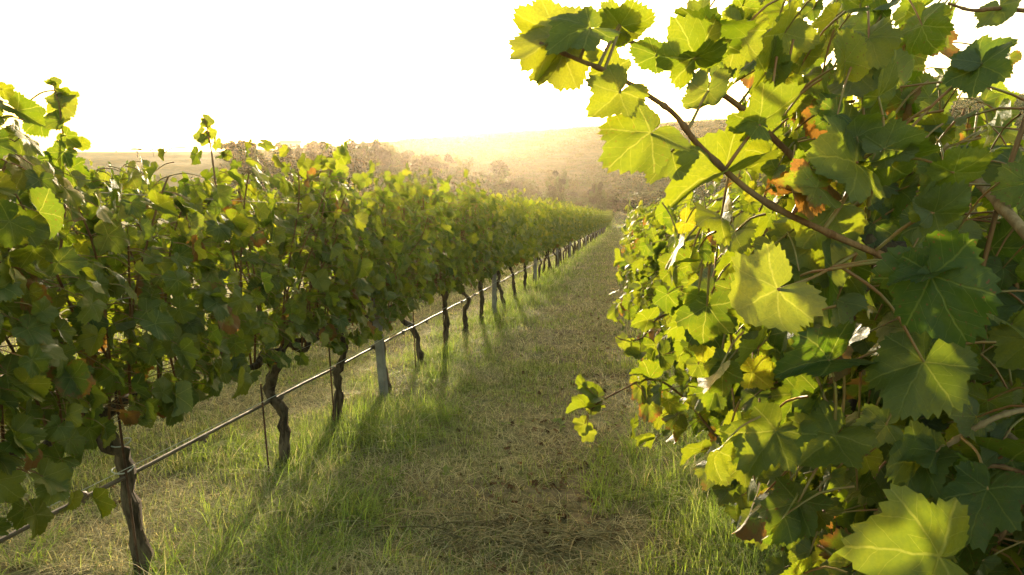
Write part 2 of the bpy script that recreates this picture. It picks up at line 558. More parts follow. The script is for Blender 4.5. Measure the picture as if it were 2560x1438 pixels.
# ------------------------------------------------------------------ vines
def vine_foliage(seed, lod, hmin=.62, hmax=1.95, wl=.38, wr=.38, nsh=10, per=20, extra=150, size=(.056, .092), yl=.5, dead=.05, yel=.12, canes=True, shear=SLOPE, droop_left=0.0, xlimit=-9.0):
    """leaves of one vine; local frame: row along +y, root at the ground"""
    g = np.random.default_rng(seed)
    acc = Acc()
    cane_paths = []

    def one(P, out, base, zf):
        if P[2] < hmin + .10 * g.random(): return
        if P[0] < xlimit + .9 * max(0, .95 - P[2]) * (xlimit > -5): return
        sd = np.sign(out[0]) if abs(out[0]) > 1e-3 else (1 if g.random() < .5 else -1)
        nor = np.array([sd * .9, g.normal(0, .6), .40 + g.normal(0, .45)])
        tip = np.array([sd * .35 + g.normal(0, .4), g.normal(0, .65), -.7 + g.normal(0, .45)])
        s = g.uniform(*size) * (1 - .9 * zf)
        dd = dead * (2.2 if P[2] < .9 else 1)
        put_leaf(acc, P, tip, nor, s, lod, g, leaf_tint(g, yel, dd), petiole=(base if lod == 0 else None))
    for i in range(nsh):
        y0 = -yl + 2 * yl * (i + g.random()) / nsh
        h = hmax + g.uniform(-.36, .02)
        dx = g.normal(0, .10); dy = g.normal(0, .14)
        side = g.choice([-1, 1])
        lean = g.uniform(0, .8) * (wr if side > 0 else wl)
        pts = [np.array([0, y0, .74]), np.array([dx * .4, y0 + dy * .3, .74 + (h - .74) * .35]), np.array([dx + side * lean * .5, y0 + dy * .8, .74 + (h - .74) * .75]), np.array([dx + side * lean, y0 + dy * 1.2, h])]
        if droop_left and g.random() < .6:
            e = g.uniform(.5, 1) * droop_left
            pts = [np.array([0, y0, .74]), np.array([-e * .3, y0 + dy * .3, 1.3 + g.uniform(-.25, .3)]), np.array([-e * .75, y0 + dy, 1.45 + g.uniform(-.5, .35)]), np.array([-e, y0 + dy * 1.4, 1.1 + g.uniform(-.55, .5)])]
        path = smooth_path(pts, 14)
        cane_paths.append(path)
        for q in range(per):
            u = (q + g.random()) / per
            b = path[min(13, int(u * 13.999))]
            sd = 1 if (q % 2) else -1
            w = (wr if sd > 0 else wl)
            off = (1 - .6 * max(0, u - .6) / .4) * np.array([sd * g.uniform(.25, 1) * w * (1 - .55 * max(0, u - .45)), g.normal(0, .07), g.normal(-.03, .05)])
            P = b + off * (1 - .5 * abs(b[0]) / (abs(b[0]) + w))
            if P[0] < xlimit: continue
            one(P, off, b, max(0, u - .6))
    for q in range(extra):
        z = hmin + (hmax - .15 - hmin) * g.random() ** 1.15
        sd = g.choice([-1, 1])
        w = (wr if sd > 0 else wl) * (1 - .25 * abs(z - 1.2))
        P = np.array([sd * w * g.uniform(.3, 1.05), g.uniform(-yl - .06, yl + .06), z])
        if droop_left and sd < 0 and g.random() < .5:
            P[0] -= g.uniform(0, droop_left) * .6
            P[2] = g.uniform(.5, 1.6)
        if P[0] < xlimit: continue
        one(P, P * np.array([1, 0, 0]), P + np.array([-sd * .06, g.normal(0, .03), .03]), 0)
    for v in acc.v:
        v[:, 2] += shear * v[:, 1]
    cane_paths = [p + np.column_stack([np.zeros((14, 2)), shear * p[:, 1]]) for p in cane_paths]
    return acc, cane_paths


TRUNKS = {   # x offset across the view, height
    'a': [(0, -.03), (.0, .06), (-.02, .3), (-.035, .52), (-.05, .64), (-.10, .73)],
    'b': [(-.05, -.03), (.02, .12), (.015, .26), (.012, .40), (-.04, .50), (-.03, .60), (.01, .72), (.02, .77)],
    'c': [(0, -.03), (-.012, .12), (-.005, .32), (.0, .46), (.045, .60), (.03, .70), (-.03, .77)],
    'd': [(.012, -.03), (0, .1), (-.012, .3), (-.02, .5), (-.05, .62), (-.03, .75)],
    'e': [(0, -.03), (-.02, .12), (-.05, .30), (-.09, .43), (-.16, .52), (-.17, .64), (-.10, .76)],
    'f': [(0, -.03), (0, .1), (.005, .35), (.0, .6), (.01, .76)],
    'g': [(0, -.03), (-.005, .15), (-.01, .35), (.03, .48), (-.04, .62), (-.06, .74)],
}


def trunk_acc(kind, seed, r=.028, seg=12, n=22):
    g = np.random.default_rng(seed)
    P = [np.array([x * 1.5, g.normal(0, .018), z]) for x, z in TRUNKS[kind]]
    path = smooth_path(P, n)
    rad = r * (1 + .75 * np.exp(-np.clip(path[:, 2], 0, 9) / .05) * .5 + .25 * np.exp(-((path[:, 2] - .72) / .08) ** 2)) * (1 - .12 * path[:, 2])
    rad = rad * (1 + .13 * np.sin(np.arange(n) * 1.7 + seed) + .16 * g.normal(0, 1, n).clip(-1, 1.6))
    path = path + g.normal(0, .0045, path.shape)
    acc = Acc()
    tube(acc, path, rad, seg, .34, g)
    return acc, path[-1]


def arm_acc(top, sgn, seed, L=.48, r=.02, seg=8):
    g = np.random.default_rng(seed)
    pts = [top + np.array([0, 0, -.03]), top + np.array([g.normal(0, .03), sgn * L * .3, .02]), top + np.array([g.normal(0, .03), sgn * L * .65, -.02 + g.normal(0, .02)]), top + np.array([g.normal(0, .03), sgn * L, .0])]
    pts = [p + np.array([0, 0, SLOPE * (p[1] - top[1])]) for p in pts]
    acc = Acc()
    tube(acc, smooth_path(pts, 12), np.linspace(r * 1.25, r * .7, 12), seg, .3, g)
    return acc


def y_for_px(x, px):
    lo, hi = .4, 200.0
    up = x < 0
    for _ in range(60):
        m = (lo + hi) / 2
        v = proj((x, m, gz(x, m)))
        if v[2] < .1: lo = m; continue
        if (v[0] < px) == up: lo = m
        else: hi = m
    return (lo + hi) / 2


LX, RX = -2.02, 0.83
ORD = ["first", "second", "third", "fourth", "fifth", "sixth", "seventh", "eighth", "ninth", "tenth", "eleventh", "twelfth", "thirteenth", "fourteenth", "fifteenth"]

# posts of the left row
post0 = y_for_px(LX, 952)
post1 = y_for_px(LX, 1230)
PSTEP = post1 - post0
posts_y = [post0 + PSTEP * i for i in range(0, 17)]


def make_post():
    a = Acc()
    hw, h, c = .032, 1.74, .009
    prof = [(-hw + c, -hw), (hw - c, -hw), (hw, -hw + c), (hw, hw - c), (hw - c, hw), (-hw + c, hw), (-hw, hw - c), (-hw, -hw + c)]
    zs = [-.15, .2, .6, 1.0, 1.4, h - .012, h]
    V = [];
    for i, z in enumerate(zs):
        k = .8 if i == len(zs) - 1 else 1
        V += [(x * k, y * k, z) for x, y in prof]
    n = 8
    F = [(i * n + j, i * n + (j + 1) % n, (i + 1) * n + (j + 1) % n, (i + 1) * n + j) for i in range(len(zs) - 1) for j in range(n)]
    a.add(V, np.array(F))
    top = len(zs) - 1
    a.f.append(np.array([[top * n + j for j in range(n)]])); a.m.append(np.zeros(1, np.int32))
    return a.mesh("post", M_POST, smooth=False)


post_me = make_post()
cl = Acc(); tube(cl, [(-.033, 0, .0), (-.035, .035, .0), (.035, .035, 0), (.035, -.035, 0), (-.035, -.035, 0), (-.035, .01, 0)], .0016, 5)
clip_me = cl.mesh("wire_loop", M_WIRE)
for i, y in enumerate(posts_y):
    root = empty("trellis_post", (LX + .035, y, gz(LX, y)))
    link("shaft", post_me, root)
    for z in (.74, 1.25, 1.66):
        link("wire_loop", clip_me, root, (0, 0, z))
    root.rotation_euler = (R(random.Random(i).uniform(-1, 1)), R(-3.0 if i == 0 else random.Random(i + 9).uniform(-2, 2)), 0)
    tag(root, "nearest grey concrete trellis post, leaning beside a dark vine trunk" if i == 0 else
        (f"grey concrete trellis post, {ORD[i]} along the left vine row from the camera" if i < 6 else "far small grey trellis post near the end of the left vine row"),
        "post", "trellis posts of the left row")

# left-row vines
left_px = [365, 708, 850, 964, 1061, 1115, 1165, 1203, 1238, 1262, 1286, 1312, 1336]
left_kind = ['a', 'b', 'c', 'd', 'e', 'f', 'g', 'f', 'c', 'e', 'd', 'f', 'c']
left_y = [y_for_px(LX, p) for p in left_px]
left_y = [left_y[0] - 2.15, left_y[0] - 1.05] + left_y
left_kind = ['c', 'b'] + left_kind
while left_y[-1] < 84:
    left_y.append(left_y[-1] + .93 + .06 * math.sin(len(left_y) * 2.1))
    left_kind.append('fdgcfeb'[len(left_y) % 7])

VAR = {}


def mid_foliage(key, i):
    k = (key, i)
    if k not in VAR:
        if key == 'left_mid':
            a, c = vine_foliage(300 + i, 1, nsh=11, per=23, extra=190, dead=.03, hmax=2.03, hmin=.76, yel=.15)
        elif key == 'left_far':
            a, c = vine_foliage(340 + i, 2, nsh=9, per=16, extra=110, size=(.080, .118), dead=.02, hmax=2.03, hmin=.76)
        elif key == 'right_mid':
            a, c = vine_foliage(400 + i, 1, nsh=14, per=26, extra=330, wl=.45, droop_left=.75, dead=.03, yel=.1)
        elif key == 'right_far':
            a, c = vine_foliage(440 + i, 2, nsh=10, per=18, extra=130, wl=.45, droop_left=.6, size=(.085, .125), yel=.1)
        VAR[k] = a.mesh("foliage", [M_LEAF_FAR, M_PETIOLE])
    return VAR[k]


TR = {}


def trunk_mesh(kind, seed, low):
    k = (kind, seed % 3, low)
    if k not in TR:
        a, top = trunk_acc(kind, seed % 3 + ord(kind), seg=6 if low else 12, n=10 if low else 22)
        arms = [arm_acc(top, s, 50 + seed + 5 * s, seg=5 if low else 8).mesh("arm", M_BARK) for s in (-1, 1)]
        TR[k] = (a.mesh("trunk", M_BARK), arms)
    return TR[k]


LEFT_LABEL = {
    0: "leafy grape vine at the left edge beside the camera, nearest of the left row",
    1: "tall dark grape vine filling the left edge, shoot rising against the sky",
    2: "grape vine with thick dark straight trunk at lower left, tied to a rod",
    3: "grape vine with S shaped trunk, next after the thick dark trunk",
    4: "grape vine with gnarled trunk bending at its top, just before the grey post",
    5: "grape vine whose slim trunk stands right against the nearest grey post",
    6: "grape vine with trunk kinked to the left, just beyond the nearest grey post",
}


def left_label(i, y):
    if i in LEFT_LABEL: return LEFT_LABEL[i]
    k = sum(1 for p in posts_y if p < y)
    first = [j for j, yy in enumerate(left_y) if yy > posts_y[k - 1] + .02][0]
    n = i - first
    if k <= 6:
        return f"grape vine of the left row, {ORD[n]} vine after the {ORD[k-1]} grey post"
    return "distant grape vine of the left row, far down the slope past the sixth post"


hero_shoot_left = []
for i, (y, kd) in enumerate(zip(left_y, left_kind)):
    root = empty("grape_vine", (LX, y, gz(LX, y)))
    tag(root, left_label(i, y), "vine", "grape vines of the left row")
    low = y > 14
    tm, arms = trunk_mesh(kd, i, low)
    link("trunk", tm, root)
    if y < 30:
        for a in arms: link("arm", a, root)
    if i <= 9:
        hm = {0: 1.98, 1: 2.06, 2: 1.98, 3: 1.92, 4: 1.95}.get(i, 1.99)
        fa, canes = vine_foliage(500 + i, 0, hmax=hm + .07 * math.sin(i * 2.4), nsh=14 if i < 3 else 12, per=25, extra=240 if i < 3 else 190, wl=.34, wr=.34, dead=.035, yel=.15, hmin=.58 if i < 2 else .74, size=(.044, .090))
        fo = fa.obj("foliage", [M_LEAF, M_PETIOLE], root)
        tag(fo, kind="stuff")
        for cpth in canes[::1]:
            ca = Acc()
            tube(ca, cpth[:12], np.linspace(.006, .0036, 12), 6, .15, np.random.default_rng(i))
            ca.obj("cane", M_CANE, root)
    elif y < 26:
        tag(link("foliage", mid_foliage('left_mid', i % 5), root), kind="stuff")
    else:
        tag(link("foliage", mid_foliage('left_far', i % 5), root), kind="stuff")
    if i == 2:
        for z in (.50, .62):
            ta = Acc()
            ring = [np.array([-.05 + .040 * math.cos(u), .044 * math.sin(u), z + .004 * math.sin(2 * u)]) for u in np.linspace(0, 6.28, 16)]
            tube(ta, ring, .003, 5)
            ta.obj("tie", M_TIE, root)

# neighbouring row on the far side of the left row, glimpsed under and through the leaves
yy = 3.0
while yy < 40:
    root = empty("grape_vine", (LX - 2.85, yy, gz(LX - 2.85, yy)))
    tag(root, "grape vine of the next row, glimpsed behind the left row", "vine", "grape vines of the row behind")
    tm, arms = trunk_mesh('fdgc'[int(yy * 7) % 4], int(yy), True)
    link("trunk", tm, root)
    tag(link("foliage", mid_foliage('left_mid' if yy < 12 else 'left_far', int(yy * 3) % 5), root), kind="stuff")
    yy += .95

# right-row vines
ry3 = y_for_px(RX, 2085)
right_y = [ry3 - 1.75, ry3 - .85, ry3]
while right_y[-1] < 60:
    right_y.append(right_y[-1] + .95)
right_roots = []
RIGHT_LABEL = {
    0: "large leaved grape vine filling the right foreground, shoots arching over the grass",
    1: "grape vine with dense shaded leaves just behind the right foreground shoots",
    2: "grape vine with dark trunk at the bottom right, low yellowing leaves",
    3: "grape vine whose drooping orange spotted shoot hangs over the grass path",
    4: "grape vine with pale leaves reaching into the path, beyond the drooping shoot",
}
for i, y in enumerate(right_y):
    root = empty("grape_vine", (RX, y, gz(RX, y)))
    right_roots.append(root)
    if i in RIGHT_LABEL: lb = RIGHT_LABEL[i]
    elif i < 15: lb = f"sunlit sprawling grape vine of the right row, {ORD[i-4]} past the pale leaved one"
    else: lb = "distant grape vine of the right row, hidden in the bright leafy mass"
    tag(root, lb, "vine", "grape vines of the right row")
    tm, arms = trunk_mesh('fcdgbf'[i % 6], i, y > 8)
    link("trunk", tm, root)
    if y < 20:
        for a in arms: link("arm", a, root)
    if i < 9:
        if i == 0:
            kw = dict(hmax=1.5, nsh=9, per=18, extra=130, wl=.26, wr=.3, hmin=.35, xlimit=-.34)
        elif i == 1:
            kw = dict(hmax=1.80, nsh=14, per=22, extra=230, wl=.40, wr=.36, hmin=.35, xlimit=-.56, droop_left=.3)
        elif i == 2:
            kw = dict(hmax=2.1, nsh=15, per=24, extra=380, wl=.5, wr=.4, hmin=.45, droop_left=.6, xlimit=-.74)
        else:
            kw = dict(hmax=2.0 - .02 * i, nsh=12, per=22, extra=240, wl=.45, wr=.4, hmin=.35 if i < 5 else .5, droop_left=.65 if i < 5 else .8)
        fa, canes = vine_foliage(600 + i, 0, dead=.06, yel=.13, **kw)
        tag(fa.obj("foliage", [M_LEAF, M_PETIOLE], root), kind="stuff")
        for cpth in canes:
            ca = Acc()
            tube(ca, cpth[:12], np.linspace(.006, .0036, 12), 6, .15, np.random.default_rng(i))
            ca.obj("cane", M_CANE, root)
    elif y < 24:
        tag(link("foliage", mid_foliage('right_mid', i % 5), root), kind="stuff")
    else:
        tag(link("foliage", mid_foliage('right_far', i % 4), root), kind="stuff")


# ------------------------------------------------------------------ foreground shoots and leaves
def hero_cane(root, pts, r0, r1, mat, nodes=True, name="cane"):
    """pts: (px, py, depth)"""
    P = smooth_path([at(*p) for p in pts], max(16, len(pts) * 6))
    n = len(P)
    rad = np.linspace(r0, r1, n)
    if nodes:
        rad = rad * (1 + .35 * (np.arange(n) % 6 == 0))
    a = Acc()
    tube(a, P, rad, 8, .08, np.random.default_rng(n))
    o = a.obj(name, mat, root, origin=np.array(root.location))
    return o, P


def hero_leaf(canes, root, p, t, dp, dt, roll=0, side=1, tint=(.2, .1, .5), tpl=0, w=1.0, attach=True, label=None):
    P, T = at(p[0], p[1], dp), at(t[0], t[1], dt)
    ax = T - P
    s = np.linalg.norm(ax) * .76
    tint = (tint[0] * .6, tint[1], tint[2])
    c = nrm(CAM - P)
    tt = nrm(ax)
    c = nrm(c - tt * (c @ tt))
    b = np.cross(tt, c)
    n = (c * math.cos(R(roll)) + b * math.sin(R(roll))) * side
    best = None
    for o, path in canes:
        dd = np.linalg.norm(path - P, axis=1)
        j = int(np.argmin(dd))
        if best is None or dd[j] < best[0]:
            best = (dd[j], o, path[j])
    a = Acc()
    g = np.random.default_rng(tpl + int(p[0]))
    put_leaf(a, P, tt, n, s, 0, g, tint, tpl=tpl, wfac=w * .84)
    if attach and best is not None and best[0] < .25:
        A = best[2]
        mid = (A + P) / 2 + np.array([0, 0, .10 * best[0]]) + .04 * best[0] * C_R
        tube(a, smooth_path([A, mid, P], 10), np.linspace(.0026, .0017, 10), 6, mat=1)
    par = best[1] if best is not None else root
    o = a.obj("leaf", [M_LEAF, M_PETIOLE], par, origin=np.array(root.location))
    if label: o["label"] = label
    return o


r0 = right_roots[0]
HC = []
HC.append(hero_cane(r0, [(2205, 640, 1.02), (2060, 577, .98), (1900, 497, .93), (1755, 372, .90), (1690, 290, .88), (1630, 245, .87), (1530, 185, .86), (1430, 143, .86), (1350, 108, .86)], .0050, .0024, M_CANE))
HC.append(hero_cane(r0, [(2140, 575, 1.10), (2080, 480, 1.10), (1960, 372, 1.10), (1860, 275, 1.08), (1740, 192, 1.05), (1650, 140, 1.04), (1560, 98, 1.03), (1470, 80, 1.02)], .0062, .0028, M_CANE))
HC.append(hero_cane(r0, [(2130, 575, 1.12), (2180, 605, 1.10), (2290, 645, 1.12), (2420, 700, 1.15), (2570, 770, 1.2)], .0135, .016, M_BARK, name="arm"))
HC.append(hero_cane(r0, [(2330, 330, 1.25), (2400, 410, 1.2), (2470, 480, 1.12), (2580, 600, 1.0)], .0072, .0085, M_CANEPALE))
HC.append(hero_cane(r0, [(2360, 940, 1.25), (2440, 1020, 1.18), (2580, 1140, 1.05)], .0062, .0072, M_CANEPALE))
HC.append(hero_cane(r0, [(2580, 1020, 1.0), (2500, 1040, 1.0), (2420, 1080, 1.02), (2330, 1140, 1.05)], .0045, .0035, M_CANEPALE))
HC.append(hero_cane(r0, [(2580, 1190, 1.0), (2480, 1165, 1.02), (2390, 1200, 1.05)], .004, .003, M_CANE))
HC.append(hero_cane(r0, [(2600, 30, 1.1), (2500, 22, 1.1), (2430, 26, 1.1), (2370, 8, 1.1)], .004, .002, M_CANE))
HC.append(hero_cane(r0, [(2160, 720, 1.15), (2110, 640, 1.1), (2130, 575, 1.12)], .0085, .0085, M_BARK))
HC.append(hero_cane(r0, [(2280, 430, 1.08), (2200, 470, 1.08), (2120, 530, 1.1)], .0036, .0042, M_PETIOLE, nodes=False))
HC.append(hero_cane(r0, [(2140, 410, 1.0), (2115, 490, 1.0), (2060, 572, .985)], .0030, .0034, M_PETIOLE, nodes=False))
HC.append(hero_cane(r0, [(2152, 405, 1.04), (2172, 500, 1.06), (2168, 575, 1.1)], .0028, .0032, M_PETIOLE, nodes=False))
HC.append(hero_cane(r0, [(2205, 400, 1.02), (2175, 490, 1.05), (2152, 575, 1.1)], .0028, .0032, M_PETIOLE, nodes=False))
HC.append(hero_cane(r0, [(1946, 724, .84), (2040, 690, .93), (2140, 634, 1.0)], .0018, .0022, M_PETIOLE, nodes=False))
HC.append(hero_cane(r0, [(1628, 336, .84), (1680, 358, .88), (1742, 372, .90)], .0018, .0022, M_PETIOLE, nodes=False))
HC.append(hero_cane(r0, [(2085, 1091, 1.02), (2120, 1075, 1.04), (2170, 1050, 1.1)], .0018, .002, M_PETIOLE, nodes=False))
HC.append(hero_cane(r0, [(2130, 1000, 1.35), (2120, 1150, 1.35), (2105, 1300, 1.38), (2085, 1460, 1.42)], .008, .011, M_BARK))
HC.append(hero_cane(r0, [(2220, 700, 1.25), (2290, 760, 1.25), (2400, 880, 1.25), (2400, 1080, 1.25), (2440, 1250, 1.25)], .007, .004, M_BARK))

Y, D = 0, 1
HL = [
    # junction, tip, depth p/t, roll, side, tint(yellow, dead, leaf tone with shade and sun painted in), template, width
    ((1548, 232), (1452, 318), .84, .82, 10, 1, (.55, .05, .9), 0, 1.1),
    ((1385, 95), (1262, 178), .86, .82, 10, -1, (.9, .05, .95), 1, 1.1),
    ((1390, 72), (1250, 40), .88, .90, 25, -1, (.9, .1, .95), 2, 1.1),
    ((1475, 70), (1330, 105), .84, .80, 50, 1, (.15, .05, .6), 9, .9),
    ((1408, 130), (1350, 262), .88, .86, 20, -1, (.85, .05, .95), 3, 1.0),
    ((1530, 172), (1452, 118), .90, .92, 10, -1, (.55, .05, .8), 4, 1.0),
    ((1626, 335), (1480, 432), .84, .80, 28, 1, (.35, .2, .6), 5, 1.05),
    ((1678, 380), (1606, 474), .90, .88, 20, -1, (.3, .1, .5), 6, 1.0),
    ((1815, 432), (1640, 480), .92, .86, 38, 1, (.45, .1, .7), 7, .95),
    ((1770, 228), (1742, 345), .94, .92, 25, -1, (.45, .05, .8), 8, .85),
    ((1736, 146), (1690, 10), .98, .92, 20, 1, (.25, .05, .5), 9, 1.25),
    ((1738, 144), (1868, 100), .98, .95, 55, 1, (.2, .05, .4), 10, .9),
    ((1551, 66), (1665, 35), .92, .90, 35, 1, (.45, .05, .6), 11, 1.0),
    ((1548, 62), (1470, 0), .92, .90, 15, -1, (.4, .35, .7), 3, 1.0),
    ((1640, 140), (1560, 108), 1.0, 1.0, 20, 1, (.1, .05, .3), 12, 1.0),
    ((1765, 62), (1920, 82), 1.0, .93, 55, 1, (.1, .05, .5), 13, 1.0),
    ((1898, 312), (2052, 190), .90, .86, 52, -1, (.3, .05, .5), 0, 1.1),
    ((1900, 312), (1830, 290), .90, .88, 55, 1, (.2, .05, .6), 8, 1.0),
    ((1915, 182), (1950, 62), 1.05, 1.0, 20, 1, (.3, .08, .5), 1, 1.1),
    ((2010, 135), (2080, 90), 1.1, 1.05, 25, 1, (.5, .1, .6), 2, 1.0),
    ((2112, 152), (2108, 38), 1.0, .98, 30, 1, (.75, .3, .9), 3, .85),
    ((2140, 185), (2095, 308), 1.08, 1.04, 25, -1, (.6, .12, .7), 4, 1.0),
    ((2195, 240), (2276, 126), 1.0, .98, 58, 1, (.15, .05, .4), 5, .9),
    ((2451, 164), (2425, 275), .95, .93, 10, 1, (.1, .15, .1), 6, 1.1),
    ((2455, 160), (2532, 85), .95, .96, 38, -1, (.1, .1, .2), 7, 1.0),
    ((2142, 342), (2192, 230), .98, .96, 40, -1, (.15, .05, .5), 8, .9),
    ((2212, 372), (2345, 300), .96, .93, 25, -1, (.2, .05, .5), 9, 1.0),
    ((2143, 406), (2005, 368), .97, .90, 42, 1, (.3, .05, .5), 10, 1.15),
    ((2200, 402), (2390, 350), 1.0, .98, 55, 1, (.2, .05, .4), 6, 1.0),
    ((2385, 432), (2505, 370), .95, .90, 30, 1, (.35, .05, .5), 11, .9),
    ((2335, 532), (2450, 450), .95, .92, 30, 1, (.3, .05, .4), 12, 1.0),
    ((2330, 530), (2300, 430), .95, .94, 40, -1, (.25, .05, .4), 4, .9),
    ((2040, 470), (1928, 446), .94, .90, 40, 1, (.5, .62, .6), 13, .9),
    ((2020, 462), (1955, 518), .95, .90, 45, -1, (.5, .9, .6), 2, .9),
    ((2245, 478), (2212, 565), 1.08, 1.05, 20, 1, (.1, .05, .4), 3, 1.0),
    ((2330, 560), (2190, 590), 1.15, 1.1, 40, 1, (.05, .1, .2), 5, 1.0),
    ((2115, 322), (1985, 272), 1.04, 1.0, 52, 1, (.05, .15, .1), 6, 1.0),
    ((2082, 520), (1900, 555), 1.02, .98, 30, -1, (.5, .1, .8), 7, 1.0),
    ((2078, 588), (1918, 690), 1.04, 1.0, 12, -1, (.5, .1, .8), 0, 1.05),
    ((1942, 723), (1795, 800), .84, .80, 8, -1, (.65, .08, .95), 11, 1.15),
    ((1872, 618), (1775, 690), 1.15, 1.1, 15, 1, (.35, .05, .6), 2, 1.1),
    ((1950, 720), (2055, 775), 1.02, 1.0, 20, 1, (.1, .1, .1), 3, 1.0),
    ((2090, 750), (1985, 850), 1.05, 1.02, 20, -1, (.5, .25, .7), 4, 1.0),
    ((2105, 650), (2160, 780), 1.08, 1.05, 30, 1, (.2, .1, .3), 5, .9),
    ((2078, 670), (2090, 850), 1.02, 1.0, 62, 1, (.05, .1, .2), 6, .8),
    ((2072, 900), (1925, 925), .98, .94, 15, 1, (.0, .2, .0), 7, 1.1),
    ((1990, 870), (1905, 930), 1.05, 1.02, 20, -1, (.5, .2, .7), 8, 1.1),
    ((2000, 985), (1945, 1065), 1.08, 1.05, 10, 1, (.1, .1, .4), 9, 1.1),
    ((2102, 893), (2092, 985), 1.0, .98, 35, -1, (.6, 1.0, .9), 10, .7),
    ((2310, 905), (2225, 1072), .92, .88, 12, 1, (.25, .12, .3), 11, 1.05),
    ((2330, 690), (2440, 905), .85, .83, 10, 1, (.02, .38, .0), 12, 1.05),
    ((2320, 680), (2190, 720), .86, .86, 30, 1, (.02, .35, .0), 1, 1.0),
    ((1940, 1080), (1830, 1215), 1.0, .96, 20, 1, (.4, .15, .4), 13, 1.05),
    ((2085, 1091), (1962, 1195), 1.0, .95, 5, 1, (.45, .1, .6), 0, 1.0),
    ((2050, 985), (2010, 1090), 1.05, 1.02, 40, 1, (.1, .1, .1), 1, 1.0),
    ((2305, 1158), (2220, 1272), 1.0, .96, 30, 1, (.25, .1, .2), 2, 1.0),
    ((2348, 1392), (2080, 1350), .72, .68, 8, 1, (.35, .12, .55), 9, 1.05),
    ((2470, 1225), (2395, 1395), .92, .88, 15, 1, (.1, .2, .2), 4, 1.0),
    ((1995, 1258), (1905, 1385), 1.0, .96, 30, 1, (.25, .25, .3), 5, 1.0),
    ((1795, 1150), (1748, 1245), 1.2, 1.18, 20, -1, (.6, .45, .8), 6, 1.0),
    ((1885, 1262), (1835, 1390), 1.15, 1.12, 25, -1, (.5, .75, .5), 7, 1.0),
    ((2385, 1200), (2400, 1365), .98, .96, 40, -1, (.1, .1, .3), 8, .9),
    ((2340, 1130), (2200, 1100), 1.0, .98, 50, 1, (.2, .2, .3), 9, 1.0),
    ((2560, 760), (2470, 850), 1.1, 1.05, 30, 1, (.1, .1, .1), 10, 1.0),
    ((2500, 15), (2520, 70), 1.1, 1.08, 20, -1, (.3, .05, .7), 11, 1.6),
    ((2480, 620), (2540, 730), 1.15, 1.1, 20, 1, (.05, .1, .1), 12, 1.2),
    ((2540, 420), (2440, 500), 1.2, 1.15, 20, 1, (.05, .1, .1), 13, 1.1),
    ((2300, 320), (2400, 420), 1.3, 1.25, 20, 1, (.05, .1, .15), 1, 1.1),
]
for i, h in enumerate(HL):
    lb = None
    if i == 32: lb = "curled leaf with orange scorched rim"
    if h[6][1] >= 1.0: lb = "dead tan leaf hanging folded"
    if i == 39: lb = "bright yellow green leaf glowing in the sun"
    hero_leaf(HC, r0, *h, label=lb)

# the leaves between and behind the foreground shoots
POLY = [(1690, 30), (2000, 0), (2390, 0), (2330, 120), (2350, 250), (2440, 330), (2560, 370), (2560, 1438), (1880, 1438), (1800, 1180), (1720, 800), (1690, 560), (1790, 430), (1850, 330), (1800, 200)]


def inside(x, y):
    c = False
    for q in range(len(POLY)):
        (x1, y1), (x2, y2) = POLY[q], POLY[q - 1]
        if (y1 > y) != (y2 > y) and x < (x2 - x1) * (y - y1) / (y2 - y1) + x1: c = not c
    return c


gf = np.random.default_rng(77)
fa = Acc()
cnt = 0
while cnt < 640:
    px, py = gf.uniform(1680, 2600), gf.uniform(-20, 1450)
    if not inside(min(px, 2555), min(max(py, 2), 1435)): continue
    cnt += 1
    P = at(px, py, gf.uniform(.98, 1.85))
    nor = nrm(CAM - P) * gf.choice([1, 1, -1]) + gf.normal(0, .55, 3) + np.array([-.3, 0, .25])
    tip = np.array([gf.normal(-.25, .5), gf.normal(0, .5), -.75 + gf.normal(0, .4)])
    base = P + np.array([gf.normal(.03, .03), gf.normal(0, .04), gf.uniform(.03, .08)])
    put_leaf(fa, P, tip, nor, gf.uniform(.030, .062), 0, gf, leaf_tint(gf, .15, .09), petiole=base)
tag(fa.obj("inner_foliage", [M_LEAF, M_PETIOLE], r0, origin=np.array(r0.location)), kind="stuff")

# tied wire at the top right
wa = Acc(); tube(wa, smooth_path([at(2160, 250, 1.5), at(2232, 165, 1.45), at(2310, 75, 1.4), at(2400, -40, 1.35)], 16), .0022, 6)
